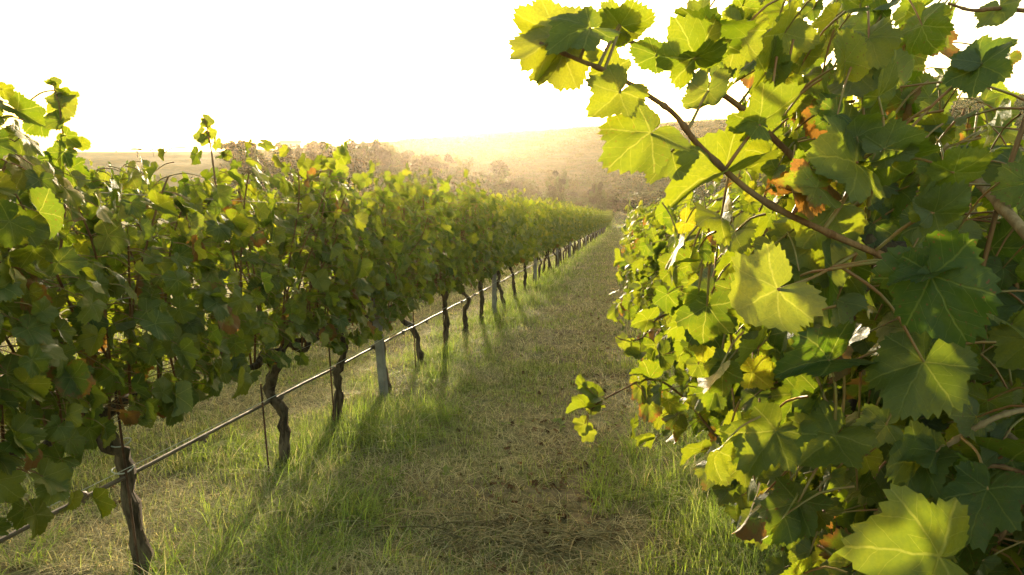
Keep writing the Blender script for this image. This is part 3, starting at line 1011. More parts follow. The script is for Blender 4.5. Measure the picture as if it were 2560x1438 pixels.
# drooping shoots over the path (third and fourth vine of the right row)
r3, r4 = right_roots[3], right_roots[4]
H3 = [hero_cane(r3, [(1830, 1130, 2.5), (1775, 1072, 2.5), (1720, 1005, 2.5), (1660, 957, 2.5), (1610, 950, 2.45), (1560, 972, 2.4), (1500, 1005, 2.35), (1470, 1035, 2.35)], .0052, .0022, M_CANE)]
for h in [((1625, 945), (1560, 930), 2.45, 2.4, 45, 1, (.2, .3, .6), 1, 1.1), ((1600, 965), (1612, 1030), 2.42, 2.4, 15, -1, (.5, .55, .7), 2, .9),
          ((1618, 1000), (1625, 1080), 2.4, 2.38, 20, -1, (.5, .6, .7), 3, .9), ((1670, 1000), (1725, 1040), 2.45, 2.42, 30, 1, (.2, .4, .4), 4, 1.0),
          ((1690, 1040), (1660, 1090), 2.45, 2.42, 20, -1, (.3, .55, .2), 5, 1.0), ((1490, 990), (1430, 975), 2.35, 2.3, 45, 1, (.2, .1, .8), 6, 1.0),
          ((1470, 1020), (1405, 1020), 2.35, 2.3, 40, 1, (.3, .1, .9), 7, 1.0), ((1478, 985), (1505, 975), 2.35, 2.35, 10, -1, (.6, .5, .8), 8, 1.2),
          ((1462, 1060), (1425, 1085), 2.35, 2.33, 10, -1, (.6, .1, .9), 9, 1.2), ((1465, 1080), (1490, 1115), 2.35, 2.33, 10, -1, (.6, .1, .9), 10, 1.2),
          ((1455, 960), (1445, 930), 2.35, 2.35, 40, 1, (.3, .2, .6), 11, 1.0), ((1485, 1010), (1480, 1045), 2.35, 2.33, 20, -1, (.6, .2, .9), 12, 1.2)]:
    hero_leaf(H3, r3, *h)
H4 = [hero_cane(r4, [(1760, 745, 3.1), (1700, 770, 3.1), (1640, 800, 3.05), (1605, 845, 3.0), (1560, 850, 2.95), (1540, 842, 2.95)], .005, .0022, M_CANE)]
for h in [((1690, 760), (1640, 745), 3.1, 3.05, 35, 1, (.4, .1, .5), 1, 1.2), ((1620, 800), (1568, 808), 3.05, 3.0, 30, 1, (.3, .05, .9), 2, 1.1),
          ((1560, 850), (1535, 865), 2.95, 2.95, 20, -1, (.5, .1, .8), 3, 1.6), ((1575, 865), (1600, 900), 2.98, 2.95, 20, 1, (.3, .05, .5), 4, 1.2),
          ((1640, 860), (1665, 905), 3.0, 3.0, 30, 1, (.3, .05, .4), 5, 1.2), ((1600, 880), (1545, 890), 3.0, 2.95, 40, 1, (.3, .05, .6), 6, 1.0),
          ((1665, 810), (1700, 850), 3.05, 3.0, 20, -1, (.6, .2, .8), 7, 1.2)]:
    hero_leaf(H4, r4, *h)
# tall shoots of the left row against the sky
LR = [o for o in S.objects if o.get("group") == "grape vines of the left row"]


def sky_shoot(root, cane, leaves):
    hc = [hero_cane(root, cane, .005, .0022, M_CANE)]
    for h in leaves: hero_leaf(hc, root, *h)


sky_shoot(LR[1], [(150, 640, 2.45), (165, 480, 2.45), (160, 360, 2.42), (150, 280, 2.4), (132, 205, 2.4)], [
    ((128, 212), (100, 200), 2.4, 2.38, 30, 1, (.4, .1, .6), 1, 1.0), ((135, 205), (162, 215), 2.4, 2.4, 35, -1, (.4, .1, .6), 2, 1.1),
    ((150, 245), (110, 270), 2.4, 2.36, 20, -1, (.5, .1, .7), 3, 1.1), ((158, 232), (208, 245), 2.4, 2.4, 45, 1, (.4, .1, .5), 4, 1.0),
    ((150, 260), (215, 305), 2.4, 2.38, 15, -1, (.65, .45, .7), 5, 1.0), ((150, 300), (100, 330), 2.4, 2.36, 30, 1, (.2, .1, .5), 6, 1.0),
    ((60, 265), (10, 250), 2.45, 2.4, 40, 1, (.2, .1, .2), 7, 1.0), ((60, 262), (75, 245), 2.45, 2.45, 30, 1, (.3, .1, .5), 8, 1.4),
    ((165, 340), (205, 380), 2.4, 2.4, 30, 1, (.2, .1, .3), 9, 1.0), ((160, 380), (120, 430), 2.4, 2.38, 20, 1, (.1, .1, .3), 10, 1.2),
    ((100, 300), (50, 340), 2.42, 2.4, 20, 1, (.1, .1, .3), 11, 1.2), ((200, 360), (232, 350), 2.45, 2.45, 20, -1, (.5, .1, .6), 12, 1.2),
    ((180, 420), (235, 455), 2.42, 2.4, 20, 1, (.05, .1, .2), 13, 1.1), ((90, 400), (60, 470), 2.38, 2.36, 20, 1, (.05, .1, .1), 0, 1.2)])
sky_shoot(LR[3], [(540, 470, 3.35), (530, 390, 3.35), (520, 330, 3.35), (510, 295, 3.35)], [
    ((510, 305), (498, 325), 3.35, 3.35, 20, -1, (.5, .1, .7), 1, 1.2), ((515, 300), (540, 320), 3.35, 3.35, 30, -1, (.5, .1, .7), 2, 1.0),
    ((505, 335), (482, 360), 3.35, 3.33, 20, -1, (.5, .1, .6), 3, 1.1), ((525, 330), (552, 352), 3.35, 3.35, 30, -1, (.5, .1, .7), 4, 1.0),
    ((512, 345), (502, 372), 3.35, 3.33, 25, 1, (.4, .1, .5), 5, 1.0), ((540, 355), (538, 385), 3.35, 3.35, 30, -1, (.5, .2, .7), 6, .9)])
sky_shoot(LR[5], [(890, 560, 4.9), (865, 500, 4.9), (840, 440, 4.9), (800, 405, 4.85)], [
    ((800, 405), (770, 420), 4.85, 4.8, 20, -1, (.5, .05, .8), 1, 1.2), ((815, 410), (850, 400), 4.85, 4.85, 20, -1, (.5, .05, .8), 2, 1.2),
    ((840, 430), (880, 455), 4.9, 4.9, 20, -1, (.5, .05, .9), 3, 1.2), ((830, 440), (795, 470), 4.9, 4.85, 20, -1, (.5, .05, .8), 4, 1.2),
    ((860, 480), (900, 500), 4.9, 4.9, 20, -1, (.5, .05, .8), 5, 1.2)])

# ------------------------------------------------------------------ hose, wires, rods
HX = LX - .045
ys = np.arange(-2.0, 84, .5)
hp = np.column_stack([np.full(len(ys), HX) + .004 * np.sin(ys * 3), ys, ground_z(HX, ys) + .465 + .014 * np.sin(ys * 6.0 / .95)])
a = Acc(); tube(a, hp, .0098, 8)
hose = a.obj("irrigation_hose", M_HOSE)
tag(hose, "brown plastic drip irrigation hose strung low along the left vine row", "hose")
for k, y in enumerate(np.arange(1.35, 14, .78)):
    p = np.array([HX, y, gz(HX, y) + .465 + .014 * math.sin(y * 6.0 / .95)])
    d = Acc(); tube(d, [p + (0, -.028, .0), p + (0, -.02, 0), p + (0, .02, 0), p + (0, .028, 0)], [.0105, .0145, .0145, .0105], 8)
    tube(d, [p + (0.0, 0, -.012), p + (.006, 0.012, -.03)], .006, 6)
    d.obj("dripper", M_HOSE, hose)
for nm, x, z, lb in (("trellis_wire", LX + .06, .76, "lowest thin steel trellis wire carrying the left row's vine arms"),
                     ("trellis_wire", LX + .10, 1.25, "middle thin steel trellis wire among the left row's leaves"),
                     ("trellis_wire", LX + .05, 1.66, "top thin steel trellis wire near the left row's leaf tops"),
                     ("trellis_wire", LX + .08, .56, "slack pale twine wire just above the hose on the left row")):
    pts = np.column_stack([np.full(len(ys), x), ys, ground_z(x, ys) + z + .01 * np.sin(ys * 1.3)])
    a = Acc(); tube(a, pts, .0016, 5)
    tag(a.obj(nm, M_WIRE if z != .56 else M_TIE), lb, "wire", "trellis wires of the left row")
w = wa.obj("trellis_wire", M_WIRE)
tag(w, "steel trellis wire slanting out of the leaves at the top right", "wire")
for (px, py, dd) in ((2340, 35, 1.385), (2234, 163, 1.45)):
    c = at(px, py, dd); ax = nrm(at(2400, -40, 1.35) - at(2232, 165, 1.45)); e1 = nrm(np.cross(ax, C_F)); e2 = np.cross(ax, e1)
    t = Acc(); tube(t, [c + ax * .002 * u + e1 * .006 * math.cos(u * 1.5) + e2 * .006 * math.sin(u * 1.5) for u in np.linspace(-5, 5, 30)], .0012, 5)
    t.obj("tie", M_TIE, w)

rod_px = [(8, 1435, .85, "thin rusty iron rod at the far left edge under the leaves"),
          (352, 1385, .95, "thin rusty iron rod tied against the thick dark vine trunk"),
          (676, 1165, .62, "thin rusty iron rod standing free left of the S shaped trunk"),
          (838, 1075, .9, "thin rusty iron rod beside the gnarled trunk before the grey post"),
          (1040, 935, .85, "thin rusty iron rod beside the trunk kinked to the left"),
          (1112, 880, .85, "thin rusty iron rod hidden against the straight trunk beyond the kinked one")]
for px, py, h, lb in rod_px:
    y = y_for_px(LX + .02, px); x = LX + .02
    if px == 8: y = y_for_px(LX + .02, 2); h = .8
    b = np.array([x, y, gz(x, y) - .05])
    a = Acc(); tube(a, smooth_path([b, b + (-.006, 0, h * .5), b + (-.012, .0, h + .05)], 8), .0052, 7, .1, np.random.default_rng(3))
    tag(a.obj("vine_rod", M_STAKE), lb, "rod", "iron rods of the left row")

# ------------------------------------------------------------------ ground
rings = np.concatenate([np.linspace(0.01, 1.5, 8), np.geomspace(1.8, 60, 70), np.linspace(63, 260, 60), np.geomspace(280, 4000, 24)])
na = 220
azs = np.concatenate([np.linspace(-math.pi, R(-60), 40, endpoint=False), np.linspace(R(-60), R(50), 140, endpoint=False), np.linspace(R(50), math.pi, 40, endpoint=False)])
rr, aa = np.meshgrid(rings, azs, indexing='ij')
gx, gy = rr * np.sin(aa), rr * np.cos(aa)
gzz = ground_z(gx, gy)
near = np.exp(-rr / 40)
gzz = gzz + near * (.030 * (vnoise(gx * 1.7, gy * 1.7, 3) - .5) + .02 * (vnoise(gx * 5, gy * 5, 4) - .5)) * (rr > .3)
gzz = gzz + sstep(90, 140, rr) * (vnoise(gx / 9, gy / 9, 7) - .5) * .8
n = len(rings); m = len(azs)
i = np.arange(n - 1)[:, None] * m; j = np.arange(m)[None, :]
F = np.stack([i + j, i + m + j, i + m + (j + 1) % m, i + (j + 1) % m], -1).reshape(-1, 4)
far = sstep(14, 60, rr).ravel(); hl = sstep(85, 115, rr).ravel()
a = Acc(); a.add(np.column_stack([gx.ravel(), gy.ravel(), gzz.ravel()]), F, tint=np.column_stack([far, hl, far * 0]))
tag(a.obj("ground", M_GROUND), "dry grassy soil sloping down the vineyard and up the far hill", "ground", kind="structure")


def gsurf(x, y):
    r = np.hypot(x, y)
    return ground_z(x, y) + np.exp(-r / 40) * (.030 * (vnoise(x * 1.7, y * 1.7, 3) - .5) + .02 * (vnoise(x * 5, y * 5, 4) - .5)) * (r > .3)


def blades(x, y, h, w, lean, tr, tb, g, flat=None, segs=2, dirs=None):
    """many bent blades as one vertex block"""
    N = len(x)
    a = g.uniform(0, 2 * math.pi, N) if dirs is None else dirs
    d = np.stack([np.cos(a), np.sin(a)], 1)
    sd = np.stack([-d[:, 1], d[:, 0]], 1)
    z0 = gsurf(x, y) - .004
    ks = np.linspace(0, 1, segs + 1)
    V = []
    for k in ks:
        bx = x + d[:, 0] * lean * h * k ** 1.7
        by = y + d[:, 1] * lean * h * k ** 1.7
        bz = z0 + h * (k - .35 * np.minimum(lean, 1.6) * k ** 2.2)
        ww = w * (1 - k * .75) * .5
        if k < 1:
            V += [np.stack([bx - sd[:, 0] * ww, by - sd[:, 1] * ww, bz], 1), np.stack([bx + sd[:, 0] * ww, by + sd[:, 1] * ww, bz], 1)]
        else:
            V += [np.stack([bx, by, bz], 1)]
    V = np.stack(V, 1)
    nv = V.shape[1]
    base = np.arange(N)[:, None] * nv
    q = [base + np.array([[2 * s, 2 * s + 1, 2 * s + 3, 2 * s + 2]]) for s in range(segs - 1)]
    t = base + np.array([[2 * segs - 2, 2 * segs - 1, 2 * segs]])
    tint = np.repeat(np.stack([tr, np.zeros(N), tb], 1), nv, 0)
    return V.reshape(-1, 3), [np.concatenate(q), t] if q else [t], tint


G = np.random.default_rng(7)


def row_dist(x):
    return np.minimum(np.minimum(np.abs(x - LX - .1), np.abs(x - RX + .35)), np.abs(x - LX + 2.85))


def scatter(n, y0, y1, x0, x1):
    # density falls with the distance from the camera
    y = y0 * (y1 / y0) ** G.random(n)
    x = G.uniform(x0, x1, n)
    return x, y


ga = Acc()
for (nn, y0, y1, x0, x1, hs, ws, sg) in ((210000, 2.3, 7.0, -5.2, 1.9, 1.0, .0048, 3), (130000, 6.0, 18, -7.5, 2.6, 1.15, .0085, 2), (90000, 14, 75, -4.5, 3.5, 1.5, .018, 2), (60000, 66, 112, -30, 22, 4.0, .06, 2)):
    x, y = scatter(nn, y0, y1, x0, x1)
    rd = row_dist(x)
    lushn = vnoise(x * 1.6, y * 1.6, 11)
    patch = vnoise(x * 3.1 + 9, y * 3.1, 12)
    fine = vnoise(x * 9, y * 9, 13)
    lush = np.clip(1.15 - rd / .55, 0, 1) * (.45 + .8 * lushn)
    bare = np.exp(-((x + .15) / .5) ** 2) * (vnoise(x * 2.3, y * 1.6, 21) > .52)
    keep = G.random(nn) < np.clip(.30 + .55 * patch + .35 * lush + .25 * (fine - .5), .08, 1) * (1 - .75 * bare)
    x, y, rd, lush, patch, lushn = x[keep], y[keep], rd[keep], lush[keep], patch[keep], lushn[keep]
    N = len(x)
    h = hs * (.035 + .06 * G.random(N) ** 1.5 + .20 * np.clip(lush, 0, 1) * G.random(N) ** 1.2 * (.4 + patch))
    dry = G.random(N) < np.clip(.42 - .6 * lush - 1.5 * (lushn - .52) - .8 * (patch - .5), .06, .92)
    tr = np.where(dry, G.uniform(0, .35, N), np.clip(G.normal(.72, .2, N) + .2 * lush, .3, 1))
    lean = np.where(dry, G.uniform(.5, 2.6, N), G.uniform(.1, 1.4, N))
    V, Fs, T = blades(x, y, h, ws * G.uniform(.6, 1.3, N), lean, tr, G.random(N), G, segs=sg)
    ga.add(V, Fs, tint=T)
# tall tufts by the trunks
tx = []
for yv in left_y[:16]:
    for q in range(44):
        tx.append((LX + .05 + G.normal(.04, .30), yv + G.normal(0, .42)))
for yv in right_y[:10]:
    for q in range(18):
        tx.append((RX - .1 + G.normal(0, .28), yv + G.normal(0, .4)))
for q in range(260):
    tx.append((G.uniform(-2.75, -1.25), G.uniform(2.0, 5.2)))
for q in range(160):
    tx.append((G.uniform(-.15, .6), G.uniform(2.4, 5.5)))
tx = np.array(tx)
tx = tx[vnoise(tx[:, 0] * 1.3, tx[:, 1] * 1.3, 31) > .38]
cx = np.repeat(tx[:, 0], 24) + G.normal(0, .035, len(tx) * 24); cyy = np.repeat(tx[:, 1], 24) + G.normal(0, .035, len(tx) * 24)
N = len(cx)
tone = np.repeat(G.uniform(0, 1, len(tx)), 24)
hh = np.repeat(G.uniform(.10, .27, len(tx)), 24) * G.uniform(.45, 1.15, N)
V, Fs, T = blades(cx, cyy, hh, G.uniform(.003, .0065, N), G.uniform(.4, 1.7, N), np.where(tone < .16, G.uniform(0, .3, N), np.clip(.8 + .2 * tone, 0, 1)), G.uniform(.3, 1, N), G, segs=3)
ga.add(V, Fs, tint=T)
# low broad leaved weeds among the grass
for q in range(420):
    x, y = scatter(1, 2.4, 12.0, -4.5, 1.0)
    x, y = float(x[0]), float(y[0])
    if vnoise(x * 1.1, y * 1.1, 51) < .5: continue
    for e in range(int(G.integers(5, 10))):
        an = G.uniform(0, 6.28); L = G.uniform(.03, .075); z0 = float(gsurf(x, y)) + .01
        d = np.array([math.cos(an), math.sin(an), 0]); sdv = np.array([-d[1], d[0], 0]); c0 = np.array([x, y, z0])
        up = G.uniform(.2, .9)
        V = np.array([c0, c0 + d * L * .5 + sdv * L * .22 + (0, 0, L * up * .5), c0 + d * L * .55 + (0, 0, L * up * .45), c0 + d * L * .5 - sdv * L * .22 + (0, 0, L * up * .5), c0 + d * L + (0, 0, L * up * .55)])
        ga.add(V, [np.array([(0, 2, 1), (0, 3, 2), (1, 2, 4), (2, 3, 4)])], tint=(G.uniform(.7, 1), 0, G.uniform(.2, .8)))
tag(ga.obj("grass", M_GRASS), "short green and dry grass covering the path between vine rows", "grass", kind="stuff")

# straw: dry stalks lying about, thickest in the bottom middle
sa = Acc()


def straw(x, y, L, g, thick=.0017):
    a0 = g.uniform(0, 6.28); b = g.normal(0, .5)
    k = np.linspace(0, 1, 5)
    ang = a0 + b * k
    px = x + np.cumsum(np.cos(ang)) * L / 5; py = y + np.sin(ang).cumsum() * L / 5
    pz = gsurf(px, py) + .012 + g.uniform(0, .03) + g.normal(0, .01) * (k - .5)
    pz = pz + .03 * g.random() * np.sin(k * 3.14)
    tube(sa, np.stack([px, py, pz], 1), thick * g.uniform(.5, 1.3), 4, tint=(g.uniform(0, 1), 0, g.random()), cap=False)


for q in range(420):
    # point on the ground near the bottom edge of the view
    yq = 2.86 + abs(G.normal(0, .20)); xq = -.52 + G.normal(0, .34)
    straw(xq, yq, G.uniform(.10, .36), G, .0022)
for q in range(1500):
    x, y = scatter(1, 2.5, 11.0, -4.2, 1.0)
    straw(float(x[0]), float(y[0]), G.uniform(.06, .24), G, .0016)
tag(sa.obj("straw", M_STRAW), "pale dry straw stalks lying over the grass, thickest in front", "straw", kind="stuff")

# fallen brown leaves
la = Acc()
cnt = 0
while cnt < 520:
    x, y = scatter(1, 2.5, 14.0, -3.4, .9)
    x, y = float(x[0]), float(y[0])
    wgt = math.exp(-((x + .42) / .42) ** 2) * 1.0 + .06
    if vnoise(x * 2.3, y * 1.6, 21) < .5: wgt *= .3
    if G.random() > wgt: continue
    cnt += 1
    P = np.array([x, y, gsurf(x, y) + G.uniform(.0, .018)])
    nor = np.array([G.normal(0, .45), G.normal(0, .45), 1.0]); tip = np.array([G.normal(), G.normal(), G.normal(0, .3)])
    put_leaf(la, P, tip, nor, G.uniform(.014, .034), 0 if y < 5 else 1, G, (G.random(), 0, G.random()))
tag(la.obj("leaf_litter", [M_LITTER, M_PETIOLE]), "fallen brown vine leaves strewn along the middle of the path", "leaves", kind="stuff")


# ------------------------------------------------------------------ hillside, trees, building
def shrubs(n, g, r_rng, px_rng, size, count, tr):
    az = np.array([az_of_px(v) for v in g.uniform(*px_rng, n)])
    r = g.uniform(*r_rng, n)
    x, y = r * np.sin(az), r * np.cos(az)
    z = ground_z(x, y) + (vnoise(x / 9, y / 9, 7) - .5) * .8 * sstep(90, 140, r)
    keep = vnoise(x / 4.0, y / 2.2, 40) + .4 * g.random(n) > .52
    x, y, z, r = x[keep], y[keep], z[keep], r[keep]
    N = len(x)
    s = g.uniform(*size, N) * (.7 + .6 * vnoise(x / 12, y / 12, 41))
    X = np.repeat(x, count); Yy = np.repeat(y, count); Z = np.repeat(z, count); Sx = np.repeat(s, count)
    K = N * count
    dv = g.normal(0, 1, (K, 3)); dv /= np.linalg.norm(dv, axis=1)[:, None]
    rad = Sx * g.uniform(.3, 1, K)
    c = np.stack([X + dv[:, 0] * rad * 2.2, Yy + dv[:, 1] * rad, Z + np.abs(dv[:, 2]) * rad * .8], 1)
    u = g.normal(0, 1, (K, 3)); u /= np.linalg.norm(u, axis=1)[:, None]
    w = np.cross(u, g.normal(0, 1, (K, 3))); w /= np.linalg.norm(w, axis=1)[:, None]
    L = (Sx * .27)[:, None]
    V = np.stack([c - u * L, c + w * L * .45, c + u * L, c - w * L * .45], 1).reshape(-1, 3)
    F = (np.arange(K)[:, None] * 4 + np.arange(4)[None, :])
    T = np.repeat(np.stack([np.clip(np.repeat(g.uniform(*tr, N), count) + g.normal(0, .1, K), 0, 1), np.zeros(K), g.uniform(.35, .7, K)], 1), 4, 0)
    return V, F, T


H = np.random.default_rng(21)
ha = Acc()
V, F, T = shrubs(14000, H, (112, 236), (560, 2900), (.5, 1.1), 24, (.1, .9)); ha.add(V, F, tint=T)
tag(ha.obj("hillside_scrub", M_SHRUB, smooth=False), "olive brown scrub covering the far hillside", "scrub", kind="stuff")


def crown(acc, g, blobs, n, leaf, tr, squash=1.0):
    blobs = np.asarray(blobs, float)
    vol = blobs[:, 3] * blobs[:, 4]
    idx = g.choice(len(blobs), n, p=vol / vol.sum())
    b = blobs[idx]
    d = g.normal(0, 1, (n, 3)); d /= np.linalg.norm(d, axis=1)[:, None]
    rad = g.uniform(.25, 1.05, n) ** .6
    c = b[:, :3] + d * np.stack([b[:, 3], b[:, 3], b[:, 4]], 1) * rad[:, None]
    u = g.normal(0, 1, (n, 3)); u[:, 2] *= squash; u /= np.linalg.norm(u, axis=1)[:, None]
    w = np.cross(u, g.normal(0, 1, (n, 3))); w /= np.linalg.norm(w, axis=1)[:, None]
    L = leaf * g.uniform(.6, 1.4, n)[:, None]
    V = np.stack([c - u * L, c + w * L * .42, c + u * L, c - w * L * .42], 1).reshape(-1, 3)
    F = np.arange(n)[:, None] * 4 + np.arange(4)[None, :]
    bt = g.uniform(0, 1, len(blobs))[idx]
    T = np.repeat(np.stack([np.clip(tr[0] + (tr[1] - tr[0]) * bt + g.normal(0, .1, n), 0, 1), np.zeros(n), np.clip(.25 * g.random(n) + .75 * bt, 0, 1)], 1), 4, 0)
    acc.add(V, F, tint=T)


TREES = {}


def tree_meshes(kind, var):
    k = (kind, var)
    if k in TREES: return TREES[k]
    g = np.random.default_rng(900 + var * 17 + len(kind))
    ta, ca = Acc(), Acc()
    blobs = []
    if kind == 'slender':            # several upright stems, feathery; unit height 1
        for s in range(6):
            bx, by = g.normal(0, .09, 2); tx_, ty_ = bx + g.normal(0, .06), by + g.normal(0, .06); top = g.uniform(.72, 1.0)
            tube(ta, smooth_path([(bx * .4, by * .4, -.02), (bx, by, .3), (tx_, ty_, top * .96)], 8), np.linspace(.012, .002, 8), 5)
            for z in np.linspace(.16, top, 9):
                blobs.append((bx + (tx_ - bx) * z + g.normal(0, .03), by + (ty_ - by) * z + g.normal(0, .03), z, g.uniform(.05, .11) * (1.15 - z * .6), g.uniform(.05, .10)))
        crown(ca, g, blobs, 6500, .024, (.15, .9), 2.0)
    elif kind == 'round':
        tube(ta, smooth_path([(0, 0, -.02), (.01, 0, .2), (.02, .01, .5)], 6), np.linspace(.035, .018, 6), 7)
        for s in range(6):
            an = s * 1.05 + g.random(); e = np.array([math.cos(an) * .26, math.sin(an) * .26, g.uniform(.5, .8)])
            tube(ta, smooth_path([(.01, 0, .25), e * np.array([.5, .5, .8]), e], 6), np.linspace(.014, .004, 6), 5)
        for s in range(26):
            d = nrm(g.normal(0, 1, 3)); q = g.uniform(.2, 1)
            blobs.append((d[0] * .32 * q, d[1] * .32 * q, .62 + d[2] * .27 * q, g.uniform(.07, .14), g.uniform(.06, .11)))
        crown(ca, g, blobs, 5200, .034, (.2, 1.0))
    elif kind == 'bush':
        for s in range(7):
            an = s * .9 + g.random(); e = np.array([math.cos(an) * .35, math.sin(an) * .35, g.uniform(.5, .8)])
            tube(ta, smooth_path([(g.normal(0, .05), g.normal(0, .05), -.03), e * np.array([.6, .6, .5]), e], 6), np.linspace(.016, .004, 6), 5)
        for s in range(30):
            d = nrm(g.normal(0, 1, 3)); q = g.uniform(.2, 1)
            blobs.append((d[0] * .5 * q, d[1] * .5 * q, .45 + d[2] * .42 * q, g.uniform(.10, .18), g.uniform(.08, .14)))
        crown(ca, g, blobs, 5200, .036, (.1, .9))
    elif kind == 'pine':
        tube(ta, smooth_path([(0, 0, -.02), (.01, 0, .4), (.0, .01, .72)], 6), np.linspace(.03, .016, 6), 7)
        for s in range(7):
            an = s * .9 + g.random(); e = np.array([math.cos(an) * .32, math.sin(an) * .32, .8])
            tube(ta, smooth_path([(0, 0, .55), e * np.array([.5, .5, .86]), e], 5), np.linspace(.012, .004, 5), 5)
        for s in range(22):
            an, q = g.uniform(0, 6.28), math.sqrt(g.random())
            blobs.append((math.cos(an) * .42 * q, math.sin(an) * .42 * q, .84 + .08 * (1 - q * q) + g.normal(0, .02), g.uniform(.08, .13), g.uniform(.05, .08)))
        crown(ca, g, blobs, 3000, .018, (.5, 1.0))
    TREES[k] = (ta.mesh("trunk", M_TREEBARK), ca.mesh("crown", M_TREELEAF, smooth=False))
    return TREES[k]


def place_tree(kind, var, px, r, top_py, label, cat, group, name, width=1.0, sink=0.0, base=None):
    az = az_of_px(px)
    x, y = r * math.sin(az), r * math.cos(az)
    z = gz(x, y) + sink
    # height so that the top reaches the ray through top_py
    d = at(px, top_py, 1.0) - CAM
    hz = CAM[2] + r * d[2] / math.hypot(d[0], d[1])
    h = max(1.0, hz - z)
    root = empty(name, (x, y, z))
    root.rotation_euler = (0, 0, (px * 1.7) % 6.28)
    root.scale = (h * width, h * width, h)
    tag(root, label, cat, group)
    t, c = tree_meshes(kind, var)
    link("trunk", t, root); link("crown", c, root)
    return root


gs = random.Random(4)
k = 0
for px in np.linspace(625, 1140, 26):
    tp = np.interp(px, [630, 760, 880, 940, 1000, 1130], [372, 382, 352, 350, 375, 392]) + gs.uniform(-6, 10)
    place_tree('slender', k % 4, px + gs.uniform(-8, 8), 98 + gs.uniform(-8, 10), tp + 4, "tall feathery brown shrub tree in the hazy belt beyond the left row", "tree", "shrub trees in the belt beyond the left row", "shrub_tree", width=gs.uniform(1.1, 1.5))
    k += 1
for j_, (px, r, tp, wdt, lb) in enumerate((
        (1170, 95, 425, 1.0, "rounded hazy bush right of the tall shrub belt"), (1235, 98, 398, 1.0, "largest rounded bush in the sun haze at the hill foot"),
        (1290, 100, 412, .9, "rounded bush just right of the largest hazy bush"), (1340, 98, 468, 1.2, "low bush at the hill foot between round bush and sapling"),
        (1530, 100, 470, 1.5, "dark hedge bush at the hill foot above the end of the path"), (1585, 100, 462, 1.6, "dark wide hedge bush behind the right row's leafy hump"),
        (1640, 100, 465, 1.5, "dark hedge bush half hidden by the foreground vine leaf"), (1440, 102, 478, 1.4, "low dark bush between the two leafy saplings"))):
    place_tree('bush', j_ % 3, px, r, tp, lb, "bush", "bushes at the foot of the hill", "bush", width=wdt)
place_tree('slender', 1, 1382, 84, 425, "leafy sapling with drooping side shoots at the hill foot", "tree", "saplings at the hill foot", "sapling", width=.9)
place_tree('slender', 2, 1492, 86, 455, "smaller leafy sapling nearer the end of the path", "tree", "saplings at the hill foot", "sapling", width=.9)
for j_, (kd, px, r, tp, wdt, lb) in enumerate((
        ('round', 593, 150, 334, 1.1, "larger of two round trees on the skyline above the left row"), ('round', 630, 152, 343, .9, "smaller round tree beside the larger skyline tree"),
        ('round', 706, 170, 351, 1.0, "small round tree left of the white farmhouse"), ('round', 797, 165, 340, 1.1, "dark rounded tree on the skyline right of the farmhouse"),
        ('round', 757, 172, 355, 1.0, "tiny tree between the farmhouse and the dark rounded tree"), ('pine', 352, 200, 370, 1.6, "flat topped pine on the far plain, left of its neighbour"),
        ('pine', 392, 205, 373, 1.4, "smaller flat topped pine on the far plain"), ('round', 300, 340, 376, 1.4, "low tree on the far plain left of the pines"))):
    place_tree(kd, j_ % 3, px, r, tp, lb, "tree", "trees along the far skyline", "tree", width=wdt)

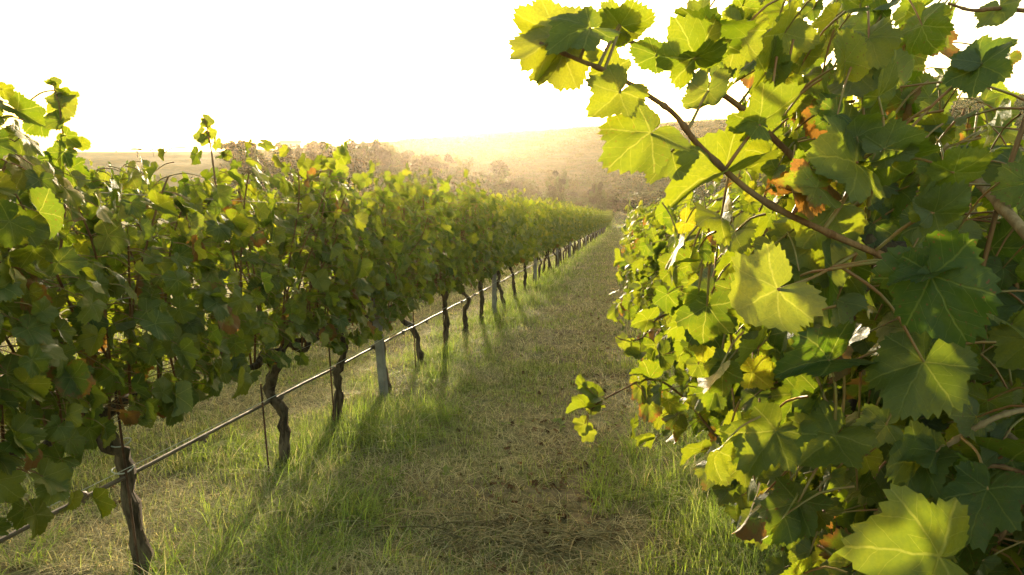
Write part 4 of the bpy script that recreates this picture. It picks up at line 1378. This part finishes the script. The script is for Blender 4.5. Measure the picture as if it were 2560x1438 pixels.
# far farmhouse
az = az_of_px(733); r = 310
fx, fy = r * math.sin(az), r * math.cos(az); fz = gz(fx, fy)
hz = CAM[2] + r * (at(733, 357, 1)[2] - CAM[2]) / np.hypot(*(at(733, 357, 1) - CAM)[:2])
farm = empty("farmhouse", (fx, fy, fz)); farm.rotation_euler = (0, 0, -az)
tag(farm, "small pale farmhouse on the skyline between the far trees", "house")
HH = max(3.0, hz - fz - 1.2)
M_WALL = mat_plain("farm_wall", (.55, .50, .42), (.62, .57, .48), .4, .85)
M_ROOF = mat_plain("farm_roof", (.28, .16, .10), (.34, .20, .13), 1.0, .85)
M_DARK = mat_plain("window_dark", (.03, .03, .035), (.05, .05, .05), 1.0, .3)


def box(acc, c, s, mat=0):
    x, y, z = c; a, b, h = s
    V = [(x - a, y - b, z), (x + a, y - b, z), (x + a, y + b, z), (x - a, y + b, z), (x - a, y - b, z + h), (x + a, y - b, z + h), (x + a, y + b, z + h), (x - a, y + b, z + h)]
    acc.add(V, np.array([(0, 3, 2, 1), (4, 5, 6, 7), (0, 1, 5, 4), (1, 2, 6, 5), (2, 3, 7, 6), (3, 0, 4, 7)]), mat=mat)


a = Acc(); box(a, (0, 0, -.5), (4.2, 3.0, HH + .5)); a.obj("wall", M_WALL, farm, smooth=False)
a = Acc(); a.add([(-4.5, -3.3, HH), (4.5, -3.3, HH), (4.5, 3.3, HH), (-4.5, 3.3, HH), (-4.5, 0, HH + 1.2), (4.5, 0, HH + 1.2)], [np.array([(0, 1, 5, 4), (2, 3, 4, 5)]), np.array([(1, 2, 5), (3, 0, 4)]), np.array([(0, 3, 2, 1)])])
rf = a.obj("roof", M_ROOF, farm, smooth=False)
a = Acc(); box(a, (2.4, .6, HH + .4), (.3, .3, 1.1)); a.obj("chimney", M_WALL, rf, smooth=False)
for wx in (-2.6, 0, 2.6):
    a = Acc(); box(a, (wx, -3.02, HH * .45), (.45, .03, 1.2)); a.obj("window", M_DARK, farm, smooth=False)

# ------------------------------------------------------------------ haze
hb = Acc(); box(hb, (0, 0, -9.6), (4200, 4200, 9.6 + 24))
k = NT("haze_air")
vol = k.n("ShaderNodeVolumePrincipled")
vol.inputs["Color"].default_value = (1.0, .86, .70, 1)
vol.inputs["Density"].default_value = HAZE_DENSITY
vol.inputs["Anisotropy"].default_value = HAZE_G
k.l(vol.outputs[0], k.out.inputs["Volume"])
hz_o = hb.obj("haze", k.m, smooth=False)
tag(hz_o, "warm evening haze hanging over the vineyard", "haze", kind="stuff")
